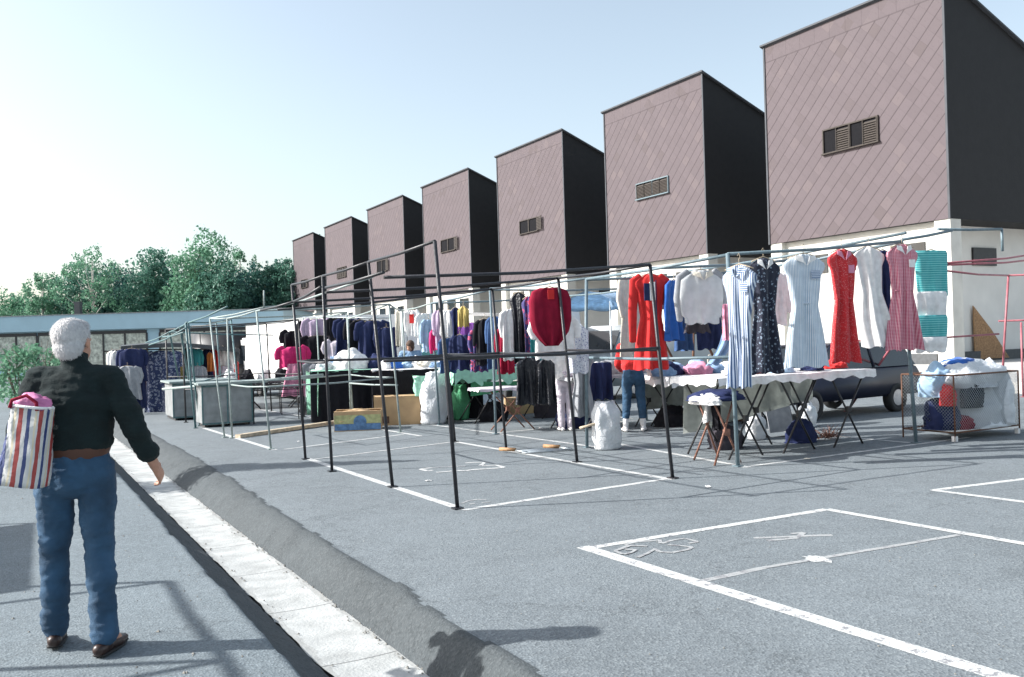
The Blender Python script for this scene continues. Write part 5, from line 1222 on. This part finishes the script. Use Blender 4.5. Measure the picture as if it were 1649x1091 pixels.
# ------------------------------------------------------------ PEOPLE
def hand(bm,w,d,nrm,side,s=1.0,curl=.5,thumb=1):
    """w wrist, d direction of the fingers, nrm palm normal, side = towards thumb"""
    w=Vector(w); d=Vector(d).normalized(); nrm=Vector(nrm); nrm=(nrm-d*nrm.dot(d)).normalized(); side=d.cross(nrm).normalized()*thumb
    limb(bm,[w-d*.03*s,w+d*.03*s,w+d*.075*s,w+d*.092*s],[(.025*s,.02*s),(.036*s,.018*s),(.040*s,.016*s),(.036*s,.013*s)],side=side)
    for i,(off,ln_) in enumerate(((.030,.070),(.010,.080),(-.011,.074),(-.031,.058))):
        b_=w+d*.088*s+side*off*s; c=curl*(.8+.15*i); p1=b_+(d*math.cos(c*.6)+nrm*math.sin(c*.6))*ln_*.45*s
        p2=p1+(d*math.cos(c*1.5)+nrm*math.sin(c*1.5))*ln_*.32*s; p3=p2+(d*math.cos(c*2.3)+nrm*math.sin(c*2.3))*ln_*.25*s
        limb(bm,[b_-d*.01,b_,p1,p2,p3],[.0095*s,.0095*s,.0088*s,.0080*s,.0068*s],n=10)
    t0=w+d*.022*s+side*.026*s; t1=t0+(side*.75+d*.8+nrm*.25)*.032*s; t2=t1+(side*.25+d*.95+nrm*.35)*.030*s; t3=t2+(d+nrm*.4)*.022*s
    limb(bm,[t0,t1,t2,t3],[.015*s,.0115*s,.010*s,.0078*s],n=10)
def head(bm,c,s=1.0,fwd=(0,1,0),up=(0,0,1)):
    """c = centre of the skull"""
    c=Vector(c); f=Vector(fwd).normalized(); u=Vector(up).normalized(); r=f.cross(u).normalized(); u=r.cross(f)
    mt=Matrix((r,f,u)).transposed()
    def E(o,rad): ell(bm,c+(mt@(Vector(o)*s)),tuple(x*s for x in rad),mt,22)
    E((0,-.012,.025),(.076,.096,.088)); E((0,.022,-.045),(.060,.066,.072)); E((0,.045,-.085),(.034,.036,.028))  # skull, face, chin
    E((0,.088,-.028),(.012,.020,.026)); E((0,.098,-.042),(.015,.014,.010))       # nose
    E((0,.078,.012),(.052,.012,.012))                                             # brow
    E((0,.078,-.070),(.024,.012,.006)); E((0,.077,-.080),(.021,.012,.006))        # lips
    for k in (-1,1):
        E((k*.078,-.008,-.015),(.010,.020,.032)); E((k*.082,-.014,-.005),(.006,.016,.022))
        E((k*.032,.066,-.004),(.014,.012,.010))
    return mt
def person(label,pos,J,cols,rz=0,s=1.0,voxel=.012,hair='short',face=(0,1,0),hands=True,top_len=.0,extra=None,collar=False,curl=.5,foot_m='leather',skirt=False,sleeve='long',hairm='hair_dark',strands=0):
    """J: joints in metres, local frame, +y = the way the person faces"""
    t=empty('person',pos,label,'person',None,rz)
    J={k:Vector(v)*s for k,v in J.items()}; up=(J['head']-J['neck']).normalized(); r=J['shR']-J['shL']; r.normalize()
    b=bmesh.new()
    mt=head(b,J['head'],s,face,up)
    limb(b,[J['neck']-up*.03,J['neck'],J['head']-up*.05*s],[.060*s,.054*s,.052*s])
    fwd_t=up.cross(r)
    limb(b,[J['pel'],(J['pel']+J['chest'])/2,J['chest'],J['neck']-up*.02],[(.15*s,.10*s),(.135*s,.095*s),(.165*s,.105*s),(.075*s,.065*s)],side=r)
    for k in 'LR':
        limb(b,[J['sh'+k],J['el'+k]],[.050*s,.042*s]); limb(b,[J['el'+k],J['wr'+k]],[.041*s,.027*s])
        limb(b,[J['hip'+k],J['kn'+k]],[.085*s,.058*s]); limb(b,[J['kn'+k],(J['kn'+k]*.6+J['an'+k]*.4),J['an'+k]],[.055*s,.056*s,.038*s])
        if hands:
            d=J.get('hd'+k,J['wr'+k]-J['el'+k]); n_=J.get('hn'+k,Vector((-1 if k=='R' else 1,0,0)))
            hand(b,J['wr'+k],d,n_,None,s*1.03,curl,thumb=(1 if k=='R' else -1)*(1))
        limb(b,[J['an'+k],J['to'+k]],[.036*s,.032*s])
    b=remeshed(b,voxel,2); link('body',b,'skin',t,True)
    # top
    b=bmesh.new(); e=.020*s
    hem=J['pel']+(J['chest']-J['pel']).normalized()*(-top_len)
    limb(b,[hem,J['pel']*.7+J['chest']*.3,J['chest'],J['chest']*.45+J['neck']*.55,J['neck']-up*.015],[(.165*s+e*.6,.115*s+e*.6),(.165*s+e,.118*s+e),(.18*s+e,.118*s+e),(.15*s+e,.095*s+e*.6),(.062*s,.060*s)],side=r)
    limb(b,[J['shL'],J['chest']*.5+J['neck']*.5,J['shR']],[(.072*s),(.085*s),(.072*s)])
    for k in 'LR':
        limb(b,[J['sh'+k],J['el'+k]],[.070*s,.058*s])
        if sleeve=='long': limb(b,[J['el'+k],J['el'+k]*.45+J['wr'+k]*.55,J['wr'+k]-(J['wr'+k]-J['el'+k]).normalized()*.035],[.058*s,.054*s,.040*s])
        elif sleeve=='34': limb(b,[J['el'+k],J['el'+k]*.35+J['wr'+k]*.65],[.058*s,.052*s])
    if collar: limb(b,[J['neck']-up*.03,J['neck']+up*.035],[.073*s,.068*s])
    b=remeshed(b,max(voxel,.010),3); crumple(b,.016*s,6.5,len(label),(1,1,2.2)); crumple(b,.006*s,11,6,(.7,.7,1.6)); crumple(b,.004*s,28,3); link('jumper' if sleeve!='short' else 'shirt',b,cols['top'],t,True)
    # trousers / skirt
    b=bmesh.new()
    waist=J['pel']+(J['chest']-J['pel']).normalized()*.10*s
    limb(b,[waist,J['pel'],(J['hipL']+J['hipR'])/2-V(0,0,.0)],[(.158*s,.112*s),(.172*s,.125*s),(.165*s,.13*s)],side=r)
    if skirt:
        km=(J['knL']+J['knR'])/2; limb(b,[(J['hipL']+J['hipR'])/2,km,km*.6+(J['anL']+J['anR'])/2*.4],[(.19*s,.14*s),(.21*s,.15*s),(.23*s,.16*s)],side=r)
    else:
        for k in 'LR':
            a_=J['an'+k]*.97+J['kn'+k]*.03 if not cols.get('crop') else J['an'+k]*.62+J['kn'+k]*.38
            limb(b,[J['hip'+k],J['hip'+k]*.5+J['kn'+k]*.5,J['kn'+k],J['kn'+k]*.5+a_*.5,a_],[.098*s,.087*s,.069*s,.066*s,.064*s if not cols.get('crop') else .06*s])
    b=remeshed(b,max(voxel,.010),3); crumple(b,.018*s,6,len(label)+3,(1,1,1.8)); crumple(b,.006*s,11,8,(.6,.6,2.0)); crumple(b,.004*s,30,5,(1,1,2)); link('trousers' if not skirt else 'skirt',b,cols['bot'],t,True)
    if cols.get('belt'):
        b=bmesh.new(); d=(J['chest']-J['pel']).normalized(); limb(b,[waist-d*.020,waist+d*.020],[(.178*s,.131*s)]*2,side=r,n=28); link('belt',b,cols['belt'],t,True)
    # shoes / socks
    for k in 'LR':
        b=bmesh.new(); d=(J['to'+k]-J['an'+k]); d.z=0; d.normalize(); a_=J['an'+k]; g0=min(J['to'+k].z,a_.z)
        base=V(a_.x,a_.y,max(a_.z-.09*s,.0)); tl=Matrix.Rotation(0,3,'Z')
        heel=a_-V(0,0,.055*s)-d*.055*s; ball=J['to'+k]-V(0,0,.015*s); toe=ball+d*.07*s
        limb(b,[heel,(heel+ball)/2+V(0,0,.008),ball,toe],[(.036*s,.034*s),(.038*s,.036*s),(.046*s,.030*s),(.036*s,.020*s)],side=(d.y,-d.x,0))
        limb(b,[a_+V(0,0,.0),a_-V(0,0,.05*s)],[.045*s,.044*s])
        b=remeshed(b,.008,2); sh=link('shoe',b,foot_m,t,True)
        b=bmesh.new(); limb(b,[heel-V(0,0,.030*s),ball-V(0,0,.024*s),toe-V(0,0,.012*s)],[(.038*s,.010),(.047*s,.010),(.036*s,.008)],side=(d.y,-d.x,0)); link('sole',b,'rubber',sh,True)
        if cols.get('sock'):
            b=bmesh.new(); limb(b,[a_-V(0,0,.02),a_*.6+J['kn'+k]*.4],[.044*s,.052*s]); link('sock',b,cols['sock'],t,True)
    # hair
    b=bmesh.new(); c=J['head']
    def E(o,rad): ell(b,c+(mt@(Vector(o)*s)),tuple(x*s for x in rad),mt,24)
    if hair=='short': E((0,-.032,.034),(.091,.098,.092)); E((0,-.062,-.03),(.078,.058,.075)); E((0,.01,.075),(.072,.075,.045))
    elif hair=='bob': E((0,-.022,.030),(.098,.108,.10)); E((0,-.045,-.045),(.095,.075,.085)); E((.05,-.02,-.04),(.045,.06,.09)); E((-.05,-.02,-.04),(.045,.06,.09))
    elif hair=='big': E((0,-.03,.03),(.15,.14,.14)); E((0,-.05,-.08),(.16,.12,.14))
    elif hair=='pony': E((0,-.02,.026),(.09,.105,.096)); E((0,-.11,-.02),(.04,.05,.05)); E((0,-.14,-.10),(.035,.035,.09))
    b=remeshed(b,.008,7); crumple(b,.003,14,2)
    if strands:
        fs=list(b.faces); rg=random.Random(9); ctr=c.copy()
        src_=[(f.calc_center_median().copy(),f.normal.copy()) for f in rg.choices(fs,k=strands)]
        for p,n_ in src_:
            dn=V(0,0,-1)+V(rg.gauss(0,.35),rg.gauss(0,.35),0); dn=(dn-n_*dn.dot(n_)); 
            if dn.length<.05: dn=V(rg.gauss(0,1),rg.gauss(0,1),0)
            dn.normalize(); w_=n_.cross(dn)*.0011; l=rg.uniform(.012,.028)
            a1=p-n_*.003; a2=p+dn*l*.5+n_*.0035; a3=p+dn*l+n_*rg.uniform(.001,.008)
            v1,v2,v3,v4,v5=[b.verts.new(q) for q in (a1-w_,a1+w_,a2+w_,a2-w_,a3)]
            b.faces.new((v1,v2,v3,v4)); b.faces.new((v4,v3,v5))
    link('hair',b,hairm,t,True)
    # eyes (small dark irises in white)
    for k in (-1,1):
        b=bmesh.new(); ell(b,c+(mt@(Vector((k*.032,.074,-.004))*s)),(.0105*s,.006*s,.0055*s),mt,12); e_=link('eye',b,'cloth_white',t,True)
        b=bmesh.new(); ell(b,c+(mt@(Vector((k*.032,.079,-.004))*s)),(.0045*s,.003*s,.0045*s),mt,10); link('iris',b,'hair_dark',e_,True)
    return t
def stand(dx=0,step=0):
    return dict(pel=(0,0,.98),chest=(0,-.01,1.32),neck=(0,-.01,1.50),head=(0,.015,1.655),shL=(-.19,0,1.44),shR=(.19,0,1.44),elL=(-.25,-.02,1.15),elR=(.25,-.02,1.15),wrL=(-.25,.10,.92),wrR=(.25,.10,.92),
      hipL=(-.095,0,.93),hipR=(.095,0,.93),knL=(-.11,.03+step,.52),knR=(.11,.02-step,.52),anL=(-.12,step,.09),anR=(.12,-step,.09),toL=(-.13,.13+step,.045),toR=(.14,.13-step,.045))
# --- the man. Faces away along the path.
mp=V(.24,5.32,gz(5.3)); 
J=dict(pel=(.0,0,1.00),chest=(.005,-.02,1.34),neck=(.015,-.01,1.52),head=(.01,.015,1.645),shL=(-.165,0,1.445),shR=(.18,-.01,1.445),elL=(-.27,-.02,1.17),elR=(.315,-.06,1.18),wrL=(-.235,.16,1.04),wrR=(.385,.06,.955),
   hdR=(.03,.10,-.10),hnR=(-.9,.25,-.1),
   hipL=(-.10,0,.95),hipR=(.10,0,.95),knL=(-.13,.06,.53),knR=(.105,.01,.52),anL=(-.16,.13,.105),anR=(.135,-.08,.10),toL=(-.18,.255,.045),toR=(.165,.045,.045))
man=person('white haired man in dark green jumper and blue jeans walking away along the path',mp,J,dict(top='jumper_green',bot='jeans',belt='belt'),rz=-R(17),s=1.02,voxel=.006,hair='short',hairm='hair_white',collar=True,top_len=-.10,face=(.35,1,-.05),curl=.55,sleeve='34',foot_m='shoe_dark',strands=5000)
# striped shopping bag on his left side
bp=V(.005,5.22,.0)
bg=empty('shopping_bag',V(-.005,5.18,.875),'striped red, white and navy shopping bag carried by the white haired man','bag'); bg.rotation_euler=(0,R(8),-TH)
m=bpy.data.materials.new('bag_stripes'); m.use_nodes=True; nt=m.node_tree; b=nt.nodes['Principled BSDF']; b.inputs['Roughness'].default_value=.5; M['bag']=m
tc=N(nt,'ShaderNodeTexCoord'); s=N(nt,'ShaderNodeSeparateXYZ'); nt.links.new(tc.outputs['Object'],s.inputs[0])
r=N(nt,'ShaderNodeValToRGB'); r.color_ramp.interpolation='CONSTANT'; e=r.color_ramp.elements; e[0].color=(.34,.05,.045,1); e[0].position=0; e[1].position=.22; e[1].color=(.55,.55,.54,1)
for p_,c_ in ((.42,(.03,.05,.16,1)),(.60,(.55,.55,.54,1)),(.80,(.62,.55,.40,1)),(.9,(.55,.55,.54,1))): x=e.new(p_); x.color=c_
nt.links.new(mth(nt,'FRACT',mth(nt,'MULTIPLY',mth(nt,'ADD',s.outputs[0],mth(nt,'ADD',mth(nt,'MULTIPLY',s.outputs[1],.9),mth(nt,'MULTIPLY',s.outputs[2],-.05))),9.5)),r.inputs['Fac']); nt.links.new(r.outputs['Color'],b.inputs['Base Color'])
bm=bmesh.new(); rings=[]
for i in range(15):
    t_=i/14; z=.40*t_; w=.108*(1-.10*t_)*(1+.04*math.sin(t_*7)); d=.085*(1-.35*t_)*(1+.1*math.sin(t_*5)); ring=[]
    for k in range(36):
        a=2*PI*k/36; cx=math.copysign(abs(math.cos(a))**.5,math.cos(a)); cy=math.copysign(abs(math.sin(a))**.5,math.sin(a))
        ring.append(bm.verts.new((w*cx+.004*math.sin(k*3+i),d*cy+.006*math.sin(k*2+i*1.3),z+.01*math.sin(k)*t_)))
    rings.append(ring)
for a,b in zip(rings,rings[1:]):
    for k in range(36): bm.faces.new((a[k],a[(k+1)%36],b[(k+1)%36],b[k]))
bm.faces.new(rings[0][::-1]); recalc(bm); link('bag_body',bm,'bag',bg,True)
bm=bmesh.new(); tube(bm,[(.100*math.cos(2*PI*k/24),.062*math.sin(2*PI*k/24),.405) for k in range(25)],.008,6); link('rim_piping',bm,'cloth_white',bg)
for y in (-.05,.05): tubeo('handle',[(-.09,y,.39),(-.085,y*.9,.43),(-.02,y*.7,.46),(.04,y*.9,.43),(.05,y,.39)],.009,'cloth_crimson',bg)
tag(heap('bright pink cloth bulging out of the striped shopping bag',V(0,0,0),.18,.10,.08,77,'cloth_rose',name='pink_cloth',cat='cloth',group=None),'bright pink cloth bulging out of the striped shopping bag','cloth')
pk=bpy.data.objects['pink_cloth']; pk.location=bg.location+V(.04,.0,.375); pk.rotation_euler=(0,0,-TH); pk.data.materials[0]=cm('cloth_magenta',(.55,.18,.36),.6,var=.2,bump=.3)
# --- bending woman in red
g=G(1022,695)
Jb=dict(pel=(0,-.04,1.0),chest=(0,.07,1.31),neck=(0,.17,1.47),head=(0,.25,1.585),shL=(-.18,.12,1.42),shR=(.18,.12,1.42),elL=(-.24,.20,1.14),elR=(.24,.22,1.14),wrL=(-.16,.42,1.02),wrR=(.18,.44,1.02),
  hipL=(-.09,-.04,.94),hipR=(.09,-.04,.94),knL=(-.12,.0,.52),knR=(.13,.02,.52),anL=(-.15,-.02,.09),anR=(.15,.02,.09),toL=(-.17,.11,.045),toR=(.18,.15,.045))
person('woman in bright red top, cropped jeans and white socks bending over a table',g,Jb,dict(top='cloth_red',bot='jeans',sock='cloth_white',crop=1),rz=-R(32),s=1.06,voxel=.011,hair='pony',hairm='hair_brown',face=(0,1,-.5),foot_m='white_paint',top_len=-.04)
# --- person in lilac behind crimson jumper
g=G(912,694)
Js=stand(); Js.update(hipL=(-.08,0,.92),hipR=(.08,0,.92),knL=(-.08,.02,.5),knR=(.08,0,.5),anL=(-.08,.0,.09),anR=(.08,-.03,.09),toL=(-.10,.13,.045),toR=(.10,.10,.045))
person('person in pale ribbed top and lilac trousers, head hidden by the crimson jumper',g,Js,dict(top='cloth_white',bot='cloth_pale_lilac'),rz=-R(20),s=1.0,voxel=.012,hair='short',hairm='hair_brown',foot_m='white_paint',top_len=.06)
# --- vendor seated/standing behind the table, facing the camera, looking down
g=P(662,600,Y=20.6); gp_=V(g.x,g.y,gz(g.y))
Jv=stand(); Jv.update(head=(0,.08,1.62),elL=(-.27,.08,1.17),elR=(.27,.08,1.17),wrL=(-.10,.34,1.06),wrR=(.30,.33,1.08))
person('vendor with short dark hair in a pale denim jacket, looking down behind the table',gp_,Jv,dict(top='cloth_pale_denim',bot='cloth_navy'),rz=R(180)-TH,s=1.07,voxel=.012,hair='bob',hairm='hair_brown',face=(.35,1,-.45),collar=False)
# ------------------------------------------------------------ WORLD, SUN, CAMERA
w=bpy.data.worlds.new('World'); sc.world=w; w.use_nodes=True; nt=w.node_tree; nt.nodes.clear()
sun=V(-1.37,.74,1).normalized(); el=math.asin(sun.z); az=math.atan2(sun.x,sun.y)
sk=nt.nodes.new('ShaderNodeTexSky'); sk.sky_type='NISHITA'; sk.sun_disc=False; sk.sun_elevation=el; sk.sun_rotation=az
sk.air_density=1.1; sk.dust_density=2.6; sk.ozone_density=1.0; sk.altitude=200
bg_=nt.nodes.new('ShaderNodeBackground'); bg_.inputs[1].default_value=.135
ou=nt.nodes.new('ShaderNodeOutputWorld'); hs_=nt.nodes.new('ShaderNodeHueSaturation'); hs_.inputs['Saturation'].default_value=.66; hs_.inputs['Hue'].default_value=.488; hs_.inputs['Value'].default_value=.98; nt.links.new(sk.outputs[0],hs_.inputs['Color']); nt.links.new(hs_.outputs[0],bg_.inputs[0]); nt.links.new(bg_.outputs[0],ou.inputs[0])
ld=bpy.data.lights.new('sun_lamp','SUN'); ld.energy=4.5; ld.angle=R(.55); ld.color=(1,.985,.955); lo_=bpy.data.objects.new('sun_lamp',ld); C.objects.link(lo_)
lo_.rotation_euler=(-sun).to_track_quat('-Z','Y').to_euler(); lo_.location=(-20,10,30)
cd=bpy.data.cameras.new('camera'); cd.sensor_width=36; cd.lens=FPX/1649*36; cd.clip_start=.05; cd.clip_end=2000
co=bpy.data.objects.new('camera',cd); C.objects.link(co)
fwd=V(sT,cT,0); right=V(cT,-sT,0); up=V(0,0,1)
r2=right*cR+up*(-sR)*(-1)*(-1); 
# image rotated counter-clockwise: world up appears leaning left
cu=up*cR+right*sR; cr_=right*cR-up*sR
mt=Matrix((cr_,cu,-fwd)).transposed().to_4x4(); mt.translation=V(0,0,H); co.matrix_world=mt
sc.camera=co
sc.view_settings.view_transform='Standard'; sc.view_settings.look='None'; sc.view_settings.exposure=.93; sc.view_settings.gamma=1
